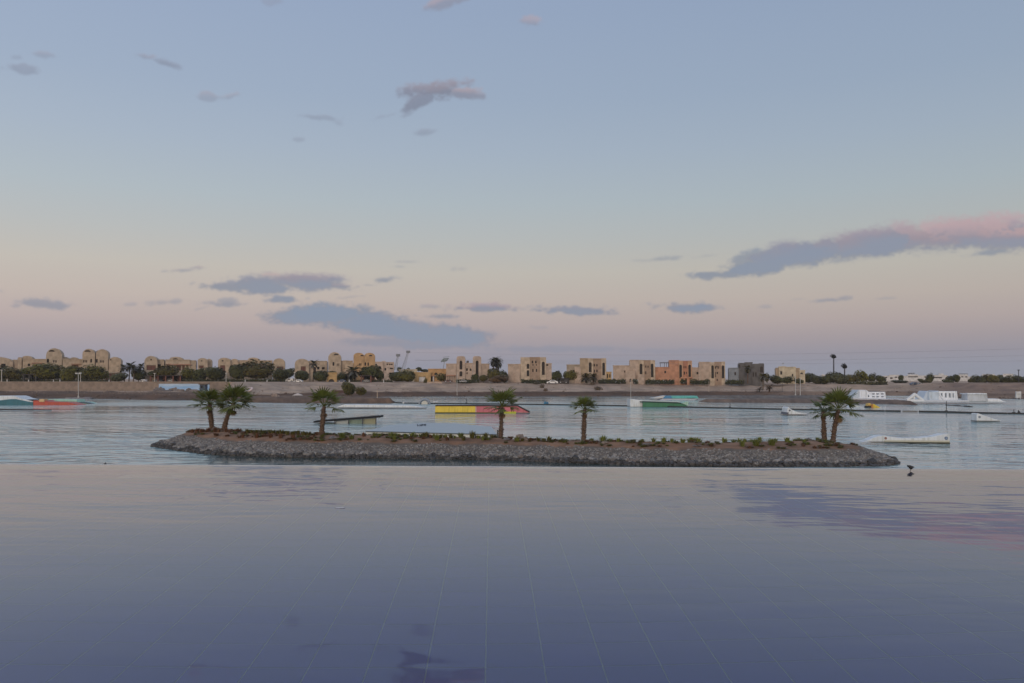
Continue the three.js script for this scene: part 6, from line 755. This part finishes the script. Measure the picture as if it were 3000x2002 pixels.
  const yz = 139, y = obstacle('pedal_float', 'yellow float with a black tub and sloping nose, behind the floating boom', 'float', 2563, 1200, yz); prof(y, 'hull', [[2552, 1199.6], [2556, 1186], [2562, 1184.6], [2572, 1190], [2586, 1197.6], [2588, 1199.6]], yz, 1.6, mYel, 0.1); prof(y, 'tub', [[2542, 1200], [2543, 1190], [2552, 1190], [2553, 1200]], yz - 0.1, 1.4, mDark, 0.05); prof(y, 'back_rest', [[2543, 1190], [2545, 1183], [2551, 1181.6], [2555, 1190]], yz + 0.2, 1.1, M(0.6, 0.4, 0.12), 0.08); prof(y, 'handle', [[2553.4, 1199], [2555, 1184.6], [2558.4, 1184.2], [2560, 1199]], yz - 0.15, 0.25, M(0.5, 0.22, 0.06), 0.04);
  const kz = 144, kk = obstacle('kicker', 'white low ramp half hidden behind the right pair of palms', 'wakeboard ramp', 2512, 1196, kz); prof(kk, 'body', [[2490, 1195], [2497, 1187], [2504, 1186.6], [2530, 1193.4], [2534, 1195.4]], kz, 2, mKick); prof(kk, 'base', [[2490, 1196.6], [2490, 1195.2], [2534, 1195.6], [2534, 1197]], kz - 0.03, 1.9, M(0.2, 0.2, 0.2), 0.005);
  const db = on(308, 1361, 0), dk = thing('buoy', 'tiny dark marker float on the water near the left, above the pool edge', 'buoy', db); mesh('float', new THREE.SphereGeometry(0.06, 10, 8).translate(db.x, 0.03, db.z), mBlack, dk); mesh('stick', rod(new THREE.Vector3(db.x, 0, db.z), new THREE.Vector3(db.x, 0.1, db.z), 0.02), mBlack, dk);
}

// ------------------------------------------------------------------ the bird on the pool edge and an added reflection glint on the water
{
  const b = on(2668, 1379.6, PY), w = thing('bird', 'small dark bird with a long bill standing at the far edge of the pool', 'bird', b.clone()); b.y = PY;
  const ringLoft = (list, n = 14) => { const pos = [], idx = []; list.forEach(([x, y, ry, rz]) => { for (let k = 0; k < n; k++) { const a = k / n * 6.2832; pos.push(x, y + Math.cos(a) * ry, Math.sin(a) * rz); } }); for (let i = 0; i < list.length - 1; i++) for (let k = 0; k < n; k++) { const a = i * n + k, c = i * n + (k + 1) % n; idx.push(a, c, a + n, c, c + n, a + n); } const g = new THREE.BufferGeometry(); g.setAttribute('position', new THREE.Float32BufferAttribute(pos, 3)); g.setIndex(idx); g.computeVertexNormals(); return g.toNonIndexed(); };
  const s = 0.9, body = ringLoft([[-0.062, 0.128, 0.001, 0.001], [-0.052, 0.122, 0.006, 0.012], [-0.038, 0.112, 0.016, 0.02], [-0.02, 0.1, 0.03, 0.03], [0, 0.088, 0.034, 0.034], [0.02, 0.083, 0.033, 0.032], [0.036, 0.084, 0.026, 0.026], [0.048, 0.09, 0.019, 0.019], [0.058, 0.096, 0.016, 0.016], [0.068, 0.096, 0.012, 0.012], [0.075, 0.093, 0.005, 0.005], [0.09, 0.09, 0.0028, 0.0028], [0.108, 0.086, 0.0008, 0.0008]].map(([x, y, a, c]) => [x * s, y * s * 0.82, a * s * (x < 0.05 ? 1.3 : 1.15), c * s * 1.2]));
  const legs = [-0.012, 0.012].map((z) => merge([rod(new THREE.Vector3(0.002, 0.055, z), new THREE.Vector3(-0.006, 0.028, z), 0.0035, 0.003, 6), rod(new THREE.Vector3(-0.006, 0.028, z), new THREE.Vector3(0.002, -0.006, z), 0.003, 0.0025, 6), rod(new THREE.Vector3(0.002, 0, z), new THREE.Vector3(0.022, -0.004, z), 0.002, 0.001, 5)]));
  legs.forEach((l) => l.deleteAttribute('uv')); const one = mergeGeometries([body, ...legs]); one.translate(b.x, b.y, b.z); mesh('body', one, M(0.022, 0.024, 0.026, { roughness: 0.7 }), w);
  for (const z of [-1, 1]) { const g = new THREE.SphereGeometry(0.0028, 8, 6).translate(b.x + 0.066 * s, b.y + 0.085 * s, b.z + z * 0.0125 * s); mesh('eye', g, mBlack, w); const wg = new THREE.SphereGeometry(1, 12, 8).scale(0.045, 0.022, 0.007).rotateZ(-0.35).translate(b.x - 0.012, b.y + 0.08, b.z + z * 0.034 * s); mesh('wing', wg, M(0.03, 0.032, 0.034, { roughness: 0.8 }), w); }
  const f = on(997, 1489, PY), fg = new THREE.SphereGeometry(1, 16, 6).scale(0.075, 0.006, 0.03); fg.rotateY(0.2); fg.translate(f.x, PY + 0.004, f.z); tag(mesh('reflection_glint', fg, M(0.55, 0.55, 0.56)), 'tiny pale disc added flat on the pool as a bright reflection streak', 'reflection_glint');  // pale disc modelled in place of a bright reflection streak
}
renderer.render(scene, camera);
